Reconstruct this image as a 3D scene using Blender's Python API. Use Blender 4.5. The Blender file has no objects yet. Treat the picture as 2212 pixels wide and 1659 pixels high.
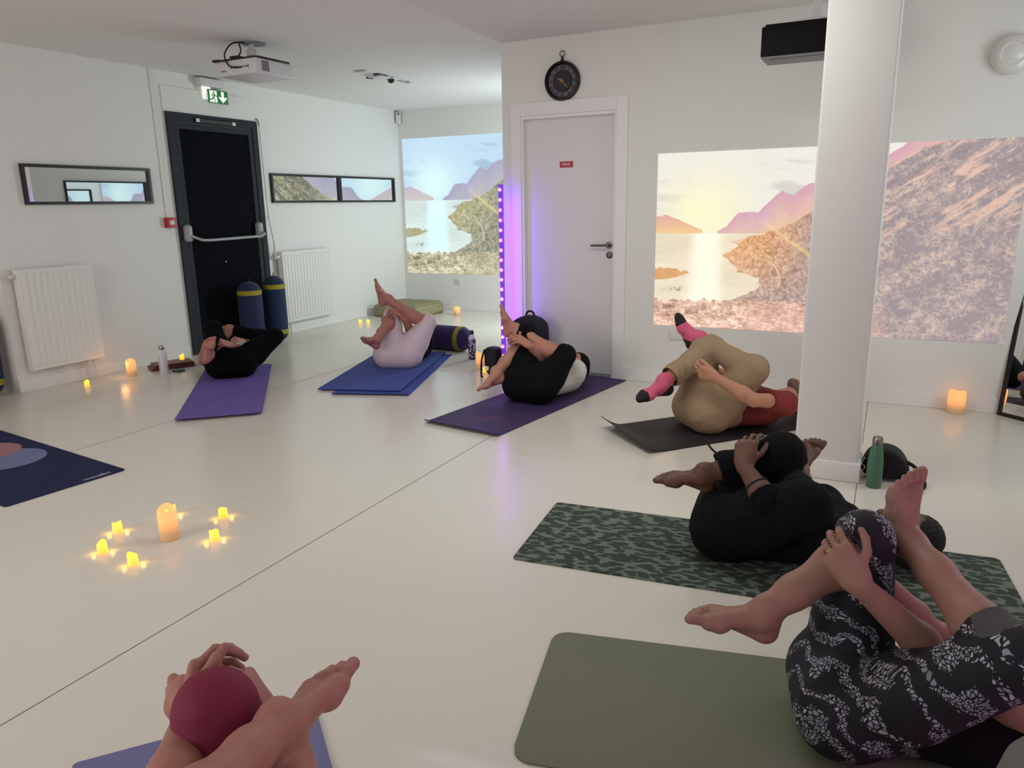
import bpy, bmesh, math, random
import numpy as np
from mathutils import Vector, Matrix
random.seed(7)
SC = bpy.context.scene
COL = SC.collection

# ------------------------------------------------------------------ camera
IW, IH, FPX, CAMH = 2212.0, 1659.0, 1608.0, 1.37
def _dir(px, py):
    v = np.array([px - IW / 2, -(py - IH / 2), -FPX]); return v / np.linalg.norm(v)
_M = np.stack([-_dir(-2188, 494), _dir(1936, 433), -_dir(1235, 7440)], 1)
_U, _S, _V = np.linalg.svd(_M)
ROT = _U @ _V                                  # world -> camera
CAM = np.array([0.0, 0.0, CAMH])
cd = bpy.data.cameras.new('camera'); cam = bpy.data.objects.new('camera', cd); COL.objects.link(cam)
cd.sensor_fit = 'HORIZONTAL'; cd.sensor_width = 36.0; cd.lens = FPX / IW * 36.0; cd.clip_start = 0.03; cd.clip_end = 60
m = Matrix([list(r) for r in ROT.T]).to_4x4(); m.translation = Vector(CAM); cam.matrix_world = m
SC.camera = cam
# ------------------------------------------------------------------ view, world
SC.view_settings.view_transform = 'Standard'; SC.view_settings.look = 'None'
SC.view_settings.gamma = 1; SC.view_settings.use_curve_mapping = False
SC.view_settings.exposure = 0.12
try:
    SC.cycles.use_denoising = True
    SC.cycles.max_bounces = 8; SC.cycles.diffuse_bounces = 5; SC.cycles.glossy_bounces = 5
    SC.cycles.sample_clamp_indirect = 4.0; SC.cycles.caustics_reflective = False; SC.cycles.caustics_refractive = False
except Exception: pass
W = bpy.data.worlds.new('world'); SC.world = W; W.use_nodes = True
W.node_tree.nodes['Background'].inputs[0].default_value = (0.75, 0.85, 1.0, 1)
W.node_tree.nodes['Background'].inputs[1].default_value = 1.0
def area(name, loc, target, sx, sy, power, col, spread=180):
    l = bpy.data.lights.new(name, 'AREA'); l.shape = 'RECTANGLE'; l.size = sx; l.size_y = sy; l.energy = power; l.color = col
    l.spread = math.radians(spread)
    o = bpy.data.objects.new(name, l); COL.objects.link(o); o.location = loc
    o.rotation_euler = (Vector(target) - Vector(loc)).to_track_quat('-Z', 'Y').to_euler(); return o
def point(name, loc, power, col, r=0.03):
    l = bpy.data.lights.new(name, 'POINT'); l.energy = power; l.color = col; l.shadow_soft_size = r
    o = bpy.data.objects.new(name, l); COL.objects.link(o); o.location = loc; return o
# daylight for an assumed right window outside the frame, then four added fill lights
area('assumed_daylight_right', (1.47, 4.42, 1.55), (-2.0, 4.42, 1.5), 1.0, 1.5, 12, (0.92, 1.0, 0.97))
area('fill_near', (1.47, -.2, 1.6), (-2.0, -.2, 1.6), 2.0, 1.5, 3, (1.0, 0.97, 0.93))  # added fill in the near opening, lights the left wall head-on
area('fill_behind', (-3.9, -1.62, 1.6), (-3.9, 3.0, 1.6), 2.2, 1.5, 54, (1.0, 0.89, 0.80))  # added fill behind the camera, lifts the room and left wall
area('fill_overhead', (-1.5, 3.36, 2.57), (-1.5, 3.36, 0), 2.0, .30, 22, (.97, .99, 0.96))  # added overhead fill out of view for the floor; no fitting here
area('fill_alcove', (-2.95, 7.75, 1.2), (-5.5, 7.0, 1.3), .25, 1.6, 40, (0.84, 0.98, 1.0))  # added cool wash hidden in the alcove, brightens the far walls

# ------------------------------------------------------------------ colour + materials
def lin(c):
    return tuple((x / 255 / 12.92) if x / 255 <= 0.04045 else ((x / 255 + 0.055) / 1.055) ** 2.4 for x in c)
def mat(name, c, rough=0.6, metal=0.0, bump=0.0, scale=40.0, var=0.0, emis=None, es=1.0, spec=0.5, sheen=0.0, bscale=None):
    m = bpy.data.materials.new(name); m.use_nodes = True; nt = m.node_tree; b = nt.nodes['Principled BSDF']
    col = lin(c) + (1,)
    b.inputs['Base Color'].default_value = col; b.inputs['Roughness'].default_value = rough
    b.inputs['Metallic'].default_value = metal; b.inputs['Specular IOR Level'].default_value = spec
    if sheen: b.inputs['Sheen Weight'].default_value = sheen
    if var or bump:
        tc = nt.nodes.new('ShaderNodeTexCoord'); n = nt.nodes.new('ShaderNodeTexNoise'); n.inputs['Scale'].default_value = scale
        n.inputs['Detail'].default_value = 4
        nt.links.new(tc.outputs['Object'], n.inputs['Vector'])
        if var:
            r = nt.nodes.new('ShaderNodeMix'); r.data_type = 'RGBA'
            r.inputs[6].default_value = tuple(x * (1 - var) for x in col[:3]) + (1,)
            r.inputs[7].default_value = tuple(min(1, x * (1 + var)) for x in col[:3]) + (1,)
            nt.links.new(n.outputs['Fac'], r.inputs[0]); nt.links.new(r.outputs[2], b.inputs['Base Color'])
        if bump:
            nn = n
            if bscale:
                nn = nt.nodes.new('ShaderNodeTexNoise'); nn.inputs['Scale'].default_value = bscale; nn.inputs['Detail'].default_value = 3
                nt.links.new(tc.outputs['Object'], nn.inputs['Vector'])
            bp = nt.nodes.new('ShaderNodeBump'); bp.inputs['Strength'].default_value = bump; bp.inputs['Distance'].default_value = 0.01
            nt.links.new(nn.outputs['Fac'], bp.inputs['Height']); nt.links.new(bp.outputs[0], b.inputs['Normal'])
    if emis:
        b.inputs['Emission Color'].default_value = tuple(emis) + (1,); b.inputs['Emission Strength'].default_value = es
    return m
def nd(m, t, **k):
    n = m.node_tree.nodes.new(t)
    for a, v in k.items(): setattr(n, a, v)
    return n
def lk(m, a, b): m.node_tree.links.new(a, b)
def bs(m): return m.node_tree.nodes['Principled BSDF']
def math_(m, op, a, b=None, c=None):
    n = nd(m, 'ShaderNodeMath', operation=op)
    for i, x in enumerate((a, b, c)):
        if x is None: continue
        if isinstance(x, (int, float)): n.inputs[i].default_value = x
        else: lk(m, x, n.inputs[i])
    return n.outputs[0]
def mixc(m, fac, a, b):
    n = nd(m, 'ShaderNodeMix', data_type='RGBA')
    for i, x in ((0, fac), (6, a), (7, b)):
        if isinstance(x, tuple): n.inputs[i].default_value = (lin(x) + (1,)) if len(x) == 3 else x
        elif isinstance(x, (int, float)): n.inputs[i].default_value = x
        else: lk(m, x, n.inputs[i])
    return n.outputs[2]

M = {}
M['wall'] = mat('wall_paint', (222, 221, 217), 0.75, bump=0.06, scale=90, spec=0.3)
M['ceil'] = mat('ceiling_paint', (222, 219, 217), 0.85, bump=0.04, scale=60, spec=0.2)
M['trim'] = mat('white_trim', (226, 224, 222), 0.45, spec=0.4)
M['doorw'] = mat('white_door', (214, 211, 210), 0.45, spec=0.4)
M['black'] = mat('black_plastic', (16, 16, 18), 0.45)
M['white_p'] = mat('white_plastic', (205, 203, 206), 0.4)
M['grey_p'] = mat('grey_plastic', (120, 120, 122), 0.5)
M['frame_b'] = mat('black_frame', (14, 13, 14), 0.4)
M['mirror'] = mat('mirror_glass', (240, 243, 243), 0.0, 1.0)
M['door_frame_dark'] = mat('anthracite_paint', (46, 49, 54), 0.7, spec=.2)
M['door_dark'] = mat('black_door_panel', (11, 12, 18), 0.85, bump=0.03, scale=200, spec=.08)
M['bar'] = mat('grey_push_bar', (150, 152, 155), 0.4)
M['steel'] = mat('brushed_steel', (150, 145, 142), 0.3, 1.0)
M['dark_steel'] = mat('dark_steel', (95, 92, 92), 0.35, 1.0)
M['rad'] = mat('radiator_enamel', (222, 220, 214), 0.4)
M['red'] = mat('red_plastic', (170, 22, 34), 0.45)
M['whitetext'] = mat('white_letters', (235, 230, 225), 0.6)
M['green_sign'] = mat('green_sign', (18, 100, 46), 0.5, emis=lin((22, 120, 55)), es=0.25)
M['sign_white'] = mat('sign_white', (240, 245, 235), 0.5, emis=lin((240, 248, 235)), es=0.5)
M['socket'] = mat('socket_white', (214, 212, 212), 0.35)

# floor: cream sheet vinyl with welded seams
fm = mat('cream_vinyl_floor', (214, 208, 199), 0.24, spec=0.45)
tc = nd(fm, 'ShaderNodeTexCoord'); n1 = nd(fm, 'ShaderNodeTexNoise'); n1.inputs['Scale'].default_value = 1.1; n1.inputs['Detail'].default_value = 1
lk(fm, tc.outputs['Object'], n1.inputs['Vector'])
mp = nd(fm, 'ShaderNodeMapping'); mp.inputs['Scale'].default_value = (1.2, 5.0, 1.0); lk(fm, tc.outputs['Object'], mp.inputs[0])
n2 = nd(fm, 'ShaderNodeTexNoise'); n2.inputs['Scale'].default_value = 2.2; n2.inputs['Detail'].default_value = 1; lk(fm, mp.outputs[0], n2.inputs['Vector'])
bp = nd(fm, 'ShaderNodeBump'); bp.inputs['Strength'].default_value = 0.10; bp.inputs['Distance'].default_value = 0.02
lk(fm, n2.outputs['Fac'], bp.inputs['Height']); lk(fm, bp.outputs[0], bs(fm).inputs['Normal'])
lk(fm, mixc(fm, n1.outputs['Fac'], (212, 208, 196), (218, 213, 202)), bs(fm).inputs['Base Color'])
lk(fm, math_(fm, 'MULTIPLY_ADD', n1.outputs['Fac'], 0.08, 0.18), bs(fm).inputs['Roughness'])
M['floor'] = fm
M['seam'] = mat('floor_seam', (120, 112, 104), 0.6)

# ------------------------------------------------------------------ object helpers
def link(name, me, m=None, parent=None):
    o = bpy.data.objects.new(name, me); COL.objects.link(o)
    if m is not None:
        for mm in (m if isinstance(m, (list, tuple)) else [m]): me.materials.append(mm)
    if parent is not None:
        o.parent = parent
        o.matrix_parent_inverse = parent.matrix_basis.inverted()
    return o
def tag(o, label=None, cat=None, group=None, kind=None):
    if label: o['label'] = label
    if cat: o['category'] = cat
    if group: o['group'] = group
    if kind: o['kind'] = kind
    return o
def empty(name, loc, rz=0.0):
    o = bpy.data.objects.new(name, None); COL.objects.link(o); o.location = loc; o.rotation_euler = (0, 0, rz); o.empty_display_size = 0.05
    return o
class B:
    """collects shapes into one mesh; coordinates are local to the parent when rel=True"""
    def __init__(s): s.bm = bmesh.new()
    def box(s, lo, hi, bev=0.0, mat3=None):
        lo, hi = Vector(lo), Vector(hi)
        r = bmesh.ops.create_cube(s.bm, size=1.0); vs = r['verts']
        for v in vs: v.co = Vector(((v.co.x + .5) * (hi.x - lo.x) + lo.x, (v.co.y + .5) * (hi.y - lo.y) + lo.y, (v.co.z + .5) * (hi.z - lo.z) + lo.z))
        if bev:
            es = list({e for v in vs for e in v.link_edges})
            r2 = bmesh.ops.bevel(s.bm, geom=es, offset=bev, segments=3, affect='EDGES', profile=0.5)
            vs = list({v for f in r2['faces'] for v in f.verts} | {v for v in vs if v.is_valid})
        if mat3 is not None:
            for v in vs: v.co = mat3 @ v.co
        return s
    def lathe(s, prof, at=(0, 0, 0), axis='z', seg=32, mat3=None, warp=None):
        rings = []; at = Vector(at)
        for r, z in prof:
            ring = []
            for i in range(seg):
                a = 2 * math.pi * i / seg; p = Vector((r * math.cos(a), r * math.sin(a), z))
                if warp: p = warp(p, a)
                if axis == 'x': p = Vector((p.z, p.x, p.y))
                if axis == 'y': p = Vector((p.x, p.z, p.y))
                if mat3 is not None: p = mat3 @ p
                ring.append(s.bm.verts.new(at + p))
            rings.append(ring)
        for a, b in zip(rings, rings[1:]):
            for i in range(seg):
                s.bm.faces.new((a[i], a[(i + 1) % seg], b[(i + 1) % seg], b[i]))
        s.bm.faces.new(rings[0][::-1]); s.bm.faces.new(rings[-1])
        return s
    def tube(s, pts, r, seg=10, closed=False):
        pts = [Vector(p) for p in pts]; n = len(pts); rings = []; up = None
        for i, p in enumerate(pts):
            if closed: t = pts[(i + 1) % n] - pts[i - 1]
            else: t = pts[min(i + 1, n - 1)] - pts[max(i - 1, 0)]
            t.normalize()
            if up is None:
                up = t.orthogonal().normalized()
            up = (up - t * up.dot(t)).normalized(); w = t.cross(up)
            rr = r[i] if isinstance(r, (list, tuple)) else r
            rings.append([s.bm.verts.new(p + (up * math.cos(2 * math.pi * k / seg) + w * math.sin(2 * math.pi * k / seg)) * rr) for k in range(seg)])
        pr = list(zip(rings, rings[1:])) + ([(rings[-1], rings[0])] if closed else [])
        for a, b in pr:
            for i in range(seg): s.bm.faces.new((a[i], a[(i + 1) % seg], b[(i + 1) % seg], b[i]))
        if not closed: s.bm.faces.new(rings[0][::-1]); s.bm.faces.new(rings[-1])
        return s
    def poly(s, pts, d):
        """flat outline extruded by vector d"""
        d = Vector(d); a = [s.bm.verts.new(Vector(p)) for p in pts]; b = [s.bm.verts.new(Vector(p) + d) for p in pts]
        s.bm.faces.new(a[::-1]); s.bm.faces.new(b); n = len(a)
        for i in range(n): s.bm.faces.new((a[i], a[(i + 1) % n], b[(i + 1) % n], b[i]))
        return s
    def done(s, name, m, parent=None, smooth=False, local=False):
        bmesh.ops.recalc_face_normals(s.bm, faces=s.bm.faces)
        me = bpy.data.meshes.new(name); s.bm.to_mesh(me); s.bm.free()
        if smooth:
            me.polygons.foreach_set('use_smooth', [True] * len(me.polygons))
            try: me.set_sharp_from_angle(angle=math.radians(40))
            except Exception: pass
        o = bpy.data.objects.new(name, me); COL.objects.link(o); me.materials.append(m) if m else None
        if parent is not None:
            o.parent = parent
            if not local:
                bpy.context.view_layer.update(); o.matrix_parent_inverse = parent.matrix_world.inverted()
        return o
def structure(o): o['kind'] = 'structure'; return o
def text_mesh(name, s, size, loc, rot, m, parent, ext=0.0006, align='CENTER', shear=0.0):
    c = bpy.data.curves.new(name, 'FONT'); c.body = s; c.size = size; c.extrude = ext; c.align_x = align; c.align_y = 'CENTER'; c.shear = shear
    t = bpy.data.objects.new(name + '_tmp', c); COL.objects.link(t)
    bpy.context.view_layer.update()
    me = bpy.data.meshes.new_from_object(t.evaluated_get(bpy.context.evaluated_depsgraph_get())); bpy.data.objects.remove(t)
    o = bpy.data.objects.new(name, me); COL.objects.link(o); me.materials.clear(); me.materials.append(m)
    o.location = loc; o.rotation_euler = rot
    if parent is not None:
        bpy.context.view_layer.update(); mw = o.matrix_world.copy(); o.parent = parent; o.matrix_parent_inverse = parent.matrix_world.inverted()
    return o
def dup(root, loc, rz=None, label=None, group=None):
    r = root.copy(); COL.objects.link(r); r.location = loc
    if rz is not None: r.rotation_euler = (0, 0, rz)
    if label: r['label'] = label
    if group: r['group'] = group
    for ch in list(root.children):
        c = ch.copy(); COL.objects.link(c); c.parent = r
        for g in list(ch.children):
            d = g.copy(); COL.objects.link(d); d.parent = c
    return r

# ------------------------------------------------------------------ room shell
XL, YB, YP, XP, H, XR, YF = -5.97, 8.604, 5.558, -2.852, 2.59, 1.5, -1.7
structure(B().box((-6.75, YF - .1, -.1), (XR + .1, YB + .1, 0)).done('floor', M['floor']))
structure(B().box((-6.75, YF - .1, H), (XR + .1, YB + .1, H + .1)).done('ceiling', M['ceil']))
structure(B().box((XL - .12, 3.31, 0), (XL, YB + .1, H)).done('wall_left', M['wall']))
structure(B().box((-6.6, YF, 0), (-6.5, 3.31, H)).done('wall_recess', M['wall']))
structure(B().box((-6.5, 3.31, 0), (XL - .12, 3.41, H)).done('wall_return', M['wall']))
structure(B().box((XL - .12, YB, 0), (XP, YB + .1, H)).done('wall_back', M['wall']))
# office block that juts into the room, with the doorway cut out of it
DX0, DX1, DZ = -2.70, -1.885, 2.06
structure(B().box((XP, YP, 0), (DX0, YP + .14, H)).box((DX1, YP, 0), (XR + .1, YP + .14, H)).box((DX0, YP, DZ), (DX1, YP + .14, H))
          .box((XP, YP + .14, 0), (XP + .1, YB, H)).done('wall_center', M['wall']))
# right wall and wall behind the camera, with assumed window openings
structure(B().box((XR, YF, 0), (XR + .1, -1.2, H)).box((XR, .8, 0), (XR + .1, 3.9, H)).box((XR, 4.95, 0), (XR + .1, YP, H)).box((XR, -1.2, 0), (XR + .1, .8, .8)).box((XR, -1.2, 2.4), (XR + .1, .8, H)).box((XR, 3.9, 0), (XR + .1, 4.95, .78)).box((XR, 3.9, 2.35), (XR + .1, 4.95, H)).done('wall_right', M['wall']))
structure(B().box((-6.6, YF - .1, 0), (-5, YF, H)).box((-.2, YF - .1, 0), (XR + .1, YF, H)).box((-5, YF - .1, 0), (-.2, YF, .8)).box((-5, YF - .1, 2.4), (-.2, YF, H)).done('wall_front', M['wall']))
def window(n, lo, hi, ax):
    b = B(); t = .05
    if ax == 'x':
        x0, x1 = lo[0], hi[0]
        b.box((x0, lo[1], lo[2]), (x1, hi[1], lo[2] + t)).box((x0, lo[1], hi[2] - t), (x1, hi[1], hi[2])).box((x0, lo[1], lo[2]), (x1, lo[1] + t, hi[2])).box((x0, hi[1] - t, lo[2]), (x1, hi[1], hi[2]))
        k = (lo[1] + hi[1]) / 2; b.box((x0, k - t / 2, lo[2]), (x1, k + t / 2, hi[2]))
    else:
        y0, y1 = lo[1], hi[1]
        b.box((lo[0], y0, lo[2]), (hi[0], y1, lo[2] + t)).box((lo[0], y0, hi[2] - t), (hi[0], y1, hi[2])).box((lo[0], y0, lo[2]), (lo[0] + t, y1, hi[2])).box((hi[0] - t, y0, lo[2]), (hi[0], y1, hi[2]))
        k = (lo[0] + hi[0]) / 2; b.box((k - t / 2, y0, lo[2]), (k + t / 2, y1, hi[2]))
    structure(b.done(n, M['trim']))
window('assumed_window_1', (XR + .04, 3.9, .78), (XR + .09, 4.95, 2.35), 'x')  # assumed frames in the unseen wall openings, here and below
window('assumed_window_3', (XR + .04, -1.2, .8), (XR + .09, .8, 2.4), 'x')
window('assumed_window_2', (-5, YF - .09, .8), (-.2, YF - .04, 2.4), 'y')
# pillar
PX0, PX1, PY0, PY1 = -.345, -.045, 3.86, 4.19
structure(B().box((PX0, PY0, 0), (PX1, PY1, H), bev=.012).done('pillar', M['wall'], smooth=True))
structure(B().box((PX0 - .012, PY0 - .012, 0), (PX1 + .012, PY1 + .012, .10), bev=.006).done('trim_1', M['trim'], smooth=True))
# skirting
structure(B().box((XL, 3.31, 0), (XL + .012, 4.93, .10), bev=.003).box((XL, 6.12, 0), (XL + .012, YB, .10), bev=.003).done('baseboard_left', M['trim']))
structure(B().box((XL, YB - .012, 0), (XP, YB, .10), bev=.003).done('baseboard_back', M['trim']))
structure(B().box((DX1 + .075, YP - .012, 0), (XR, YP, .10), bev=.003).box((XP, YP - .012, 0), (DX0 - .08, YP, .10), bev=.003).done('baseboard_center', M['trim']))
# welded seams in the floor covering
structure(B().box((-2.073, YF, 0), (-2.069, YP, .0006)).box((-4.2, YF, 0), (-4.197, YB, .0006)).box((-.045, YF, 0), (-.041, YP, .0006)).done('trim_2', M['seam']))

# ---- white office door
d1 = empty('door_1', (DX0, YP, 0)); structure(d1)
o = B().box((DX0 + .028, YP + .045, .022), (DX1 - .028, YP + .085, DZ - .044), bev=.002).done('leaf', M['doorw'], d1)
b = B(); w = .075
for (x0, x1, z0, z1) in ((DX0 - w, DX0 + .012, 0, DZ + w), (DX1 - .012, DX1 + w, 0, DZ + w), (DX0 + .012, DX1 - .012, DZ - .02, DZ + w)):
    b.box((x0, YP - .014, z0), (x1, YP + .0, z1), bev=.003)
for (x0, x1) in ((DX0 - .001, DX0 + .03), (DX1 - .03, DX1 + .001)): b.box((x0, YP - .001, 0), (x1, YP + .12, DZ + .001))
b.box((DX0 + .03, YP - .001, DZ - .045), (DX1 - .03, YP + .12, DZ + .001))
b.done('door_frame', M['trim'], d1)
B().box((DX0 + .03, YP + .002, 0), (DX1 - .03, YP + .1, .012)).done('threshold', M['grey_p'], d1)
hx = DX1 - .075
B().lathe([(.026, 0), (.026, -.008), (.011, -.010), (.011, -.05)], at=(hx, YP + .045, 1.05), axis='y').tube([(hx, YP, 1.05), (hx - .02, YP - .004, 1.05), (hx - .135, YP - .002, 1.048)], .0085).done('door_handle', M['dark_steel'], d1, smooth=True)
B().lathe([(.026, 0), (.026, -.009), (.022, -.011)], at=(hx + .005, YP + .045, .975), axis='y').box((hx, YP + .03, .965), (hx + .01, YP + .036, .985)).done('keyhole_plate', M['dark_steel'], d1, smooth=True)
sg = B().box((-2.375, YP + .042, 1.644), (-2.265, YP + .046, 1.69)).done('door_sign', M['red'], d1)
text_mesh('sign_text', 'PRIVÉ', .026, (-2.32, YP + .0405, 1.666), (math.pi / 2, 0, 0), M['whitetext'], sg)

# ---- black emergency exit door
d2 = empty('door_2', (XL, 4.96, 0)); structure(d2)
Y0, Y1, Z1 = 4.955, 6.05, 2.24
b = B()
b.box((XL, Y0, 0), (XL + .03, Y0 + .07, Z1), bev=.003).box((XL, Y1 - .07, 0), (XL + .03, Y1, Z1), bev=.003).box((XL, Y0 + .07, Z1 - .08), (XL + .03, Y1 - .07, Z1), bev=.003)
b.done('door_frame', M['door_frame_dark'], d2)
b = B()
b.box((XL, Y0 + .075, .02), (XL + .022, Y0 + .125, Z1 - .085), bev=.003).box((XL, Y1 - .125, .02), (XL + .022, Y1 - .075, Z1 - .085), bev=.003).box((XL, Y0 + .125, Z1 - .14), (XL + .022, Y1 - .125, Z1 - .085), bev=.003).box((XL, Y0 + .125, .02), (XL + .022, Y1 - .125, .09))
b.done('leaf_frame', M['door_frame_dark'], d2)
B().box((XL, Y0 + .125, .09), (XL + .012, Y1 - .125, Z1 - .14)).done('leaf', M['door_dark'], d2)
B().box((XL + .03, Y0 + .30, Z1 - .07), (XL + .055, Y0 + .78, Z1 - .035), bev=.004).done('door_closer', M['black'], d2)
for yy in (Y0 + .30, Y0 + .74): B().box((XL + .055, yy, Z1 - .068), (XL + .058, yy + .04, Z1 - .037)).done('closer_cap', M['white_p'], d2)
b = B(); bz = 1.15
for yy in (Y0 + .03, Y1 - .16): b.box((XL + .012, yy, bz - .075), (XL + .085, yy + .075, bz + .085), bev=.028)
b.done('bar_housing', M['bar'], d2, smooth=True)
B().tube([(XL + .05, Y0 + .07, bz + .0), (XL + .10, Y0 + .09, bz - .03), (XL + .125, Y0 + .16, bz - .06), (XL + .13, Y0 + .26, bz - .065), (XL + .13, Y1 - .20, bz - .055), (XL + .115, Y1 - .12, bz - .035), (XL + .06, Y1 - .11, bz)], .014, 12).done('push_bar', M['bar'], d2, smooth=True)
B().lathe([(.009, 0), (.009, .006), (.004, .008)], at=(XL + .012, 5.47, .86), axis='x').done('door_knob', M['steel'], d2, smooth=True)

# roller shutter cover above the door, with its crank rod
sb = B().box((XL, 4.94, 2.245), (XL + .012, 6.04, 2.462), bev=.002).done('shutter_box_cover', M['wall']); tag(sb, 'white rectangular cover panel above the black exit door', 'wall panel')
cr = empty('shutter_crank', (XL + .02, 6.065, 2.25)); tag(cr, 'thin white crank rod hanging down beside the black exit door', 'crank rod')
B().tube([(XL + .012, 6.06, 2.27), (XL + .03, 6.065, 2.25), (XL + .035, 6.07, 2.20)], .008).done('crank_joint', M['steel'], cr, smooth=True)
B().tube([(XL + .035, 6.07, 2.20), (XL + .04, 6.085, 1.28)], .007).tube([(XL + .04, 6.085, 1.28), (XL + .06, 6.11, 1.02)], .007).done('rod', M['white_p'], cr, smooth=True)
B().tube([(XL + .04, 6.085, 1.30), (XL + .04, 6.086, 1.26)], .011).done('joint_sleeve', M['white_p'], cr, smooth=True)
B().tube([(XL + .06, 6.11, 1.02), (XL + .058, 6.115, .84)], .011).done('grip', M['white_p'], cr, smooth=True)
# surface conduit + fire call point
cn = B().box((XL, 4.838, 1.31), (XL + .014, 4.858, H), bev=.003).done('cable_conduit', M['wall']); tag(cn, 'slim white cable duct running down the wall left of the black door', 'cable duct')
cp = empty('fire_call_point', (XL, 4.86, 1.26)); tag(cp, 'small red fire alarm call point beside the black exit door', 'fire alarm')
bx = B().box((XL, 4.812, 1.215), (XL + .05, 4.908, 1.305), bev=.004).done('housing', M['red'], cp, smooth=True)
B().box((XL + .05, 4.838, 1.243), (XL + .052, 4.885, 1.278)).done('glass_plate', M['white_p'], bx)
b = B()
for k in range(3): b.lathe([(.0035, 0), (.0035, .001)], at=(XL + .052, 4.85 + .0115 * k, 1.261), axis='x', seg=10)
b.done('symbol', M['black'], bx)

# ---- exit sign
es = empty('exit_sign', (XL + .06, 5.44, 2.5)); tag(es, 'green emergency exit sign with running man and arrow under the ceiling', 'exit sign')
B().box((XL, 5.33, 2.50), (XL + .085, 5.62, 2.575), bev=.01).done('housing', M['white_p'], es, smooth=True)
B().poly([(XL + .05, 5.36, 2.5), (XL + .03, 5.385, 2.39), (XL + .03, 5.46, 2.39), (XL + .05, 5.46, 2.5)], (.012, 0, 0)).done('diffuser', M['sign_white'], es)
pan = B().box((XL + .06, 5.42, 2.36), (XL + .066, 5.66, 2.48)).done('sign_panel', M['green_sign'], es)
sx = XL + .0665
def sp(pts): return [(sx, 5.42 + y * .24, 2.36 + z * .12) for y, z in pts]
b = B()
b.poly(sp([(.08, .93), (.44, .93), (.44, .58), (.40, .62), (.36, .62), (.30, .72), (.22, .70), (.14, .52), (.18, .50), (.24, .62), (.27, .60), (.22, .42), (.14, .30), (.08, .30)]), (.001, 0, 0))
b.poly(sp([(.06, .08), (.06, .20), (.16, .22), (.28, .36), (.30, .16), (.34, .06)]), (.001, 0, 0))
b.poly(sp([(.36, .06), (.33, .30), (.30, .40), (.34, .56), (.44, .48), (.44, .06)]), (.001, 0, 0))
b.poly(sp([(.66, .92), (.80, .92), (.80, .46), (.93, .56), (.93, .42), (.73, .07), (.54, .42), (.54, .56), (.66, .46)]), (.001, 0, 0))
b.done('pictogram', M['sign_white'], pan)
B().lathe([(.009, 0), (.009, .0012)], at=(sx + .0005, 5.42 + .29 * .24, 2.36 + .80 * .12), axis='x', seg=14).done('figure_head', M['green_sign'], pan)

# ---- framed wall mirrors
def wall_mirror(y0, y1, z0, z1, label):
    o = empty('wall_mirror', (XL, y0, z0)); tag(o, label, 'mirror', 'long mirrors on the left wall'); f = .023
    b = B()
    for lo, hi in (((XL, y0, z0), (XL + .03, y1, z0 + f)), ((XL, y0, z1 - f), (XL + .03, y1, z1)), ((XL, y0, z0 + f), (XL + .03, y0 + f, z1 - f)), ((XL, y1 - f, z0 + f), (XL + .03, y1, z1 - f))): b.box(lo, hi)
    b.done('frame', M['frame_b'], o)
    B().box((XL + .002, y0 + f, z0 + f), (XL + .010, y1 - f, z1 - f)).done('mirror_glass', M['mirror'], o)
def wall_mirror_b(y0, y1, z0, z1, label):
    o = empty('wall_mirror', (XP, y0, z0)); tag(o, label, 'mirror', 'long mirrors on the office block'); f = .018; b = B()
    for lo, hi in (((XP - .022, y0, z0), (XP, y1, z0 + f)), ((XP - .022, y0, z1 - f), (XP, y1, z1)), ((XP - .022, y0, z0 + f), (XP, y0 + f, z1 - f)), ((XP - .022, y1 - f, z0 + f), (XP, y1, z1 - f))): b.box(lo, hi)
    b.done('frame', M['frame_b'], o); B().box((XP - .010, y0 + f, z0 + f), (XP - .002, y1 - f, z1 - f)).done('mirror_glass', M['mirror'], o)
wall_mirror_b(5.95, 7.07, 1.44, 1.745, 'mirror with landscape in it, seen inside the left wall mirror, nearer one')
wall_mirror_b(7.072, 8.19, 1.44, 1.745, 'mirror strip at the right end of what the left wall mirror reflects')
wall_mirror(3.585, 4.71, 1.43, 1.735, 'black framed horizontal mirror left of the black exit door')
wall_mirror(6.19, 7.31, 1.43, 1.735, 'black framed horizontal mirror right of the exit door, nearer of the joined pair')
wall_mirror(7.312, 8.43, 1.43, 1.735, 'black framed horizontal mirror nearest the back corner')

# ---- radiators
def radiator(y0, y1, z0, z1, label, ribs, valve_y):
    o = empty('radiator', (XL + .05, y0, z0)); tag(o, label, 'radiator', 'white panel radiators')
    b = B(); b.box((XL + .03, y0, z0), (XL + .095, y1, z1), bev=.004); b.done('casing', M['rad'], o, smooth=True)
    b = B(); n = ribs; p = (y1 - y0 - .04) / n
    b.box((XL + .094, y0 + .004, z0 + .004), (XL + .098, y1 - .004, z1 - .004))
    for i in range(n):
        ya = y0 + .02 + i * p
        b.poly([(XL + .098, ya + p * .12, z0 + .03), (XL + .104, ya + p * .3, z0 + .045), (XL + .104, ya + p * .7, z0 + .045), (XL + .098, ya + p * .88, z0 + .03)], (0, 0, z1 - z0 - .075))
    b.done('front_panel', M['rad'], o)
    B().box((XL + .03, y0 + .01, z1), (XL + .092, y1 - .01, z1 + .003)).done('top_grille', M['rad'], o)
    for dy in (0, .05):
        B().tube([(XL + .06, valve_y + dy, z0 + .01), (XL + .06, valve_y + dy, z0 - .03), (XL + .055, valve_y + dy + .008, .06), (XL + .055, valve_y + dy + .012, .002)], .0085).tube([(XL + .06, valve_y + dy, z0 - .005), (XL + .06, valve_y + dy, z0 - .02)], .013).done('pipe', M['white_p'], o, smooth=True)
    B().lathe([(.018, 0), (.02, -.03), (.017, -.045), (.008, -.05)], at=(XL + .06, y0, z1 - .05), axis='y').done('valve_head', M['white_p'], o, smooth=True)
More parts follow.
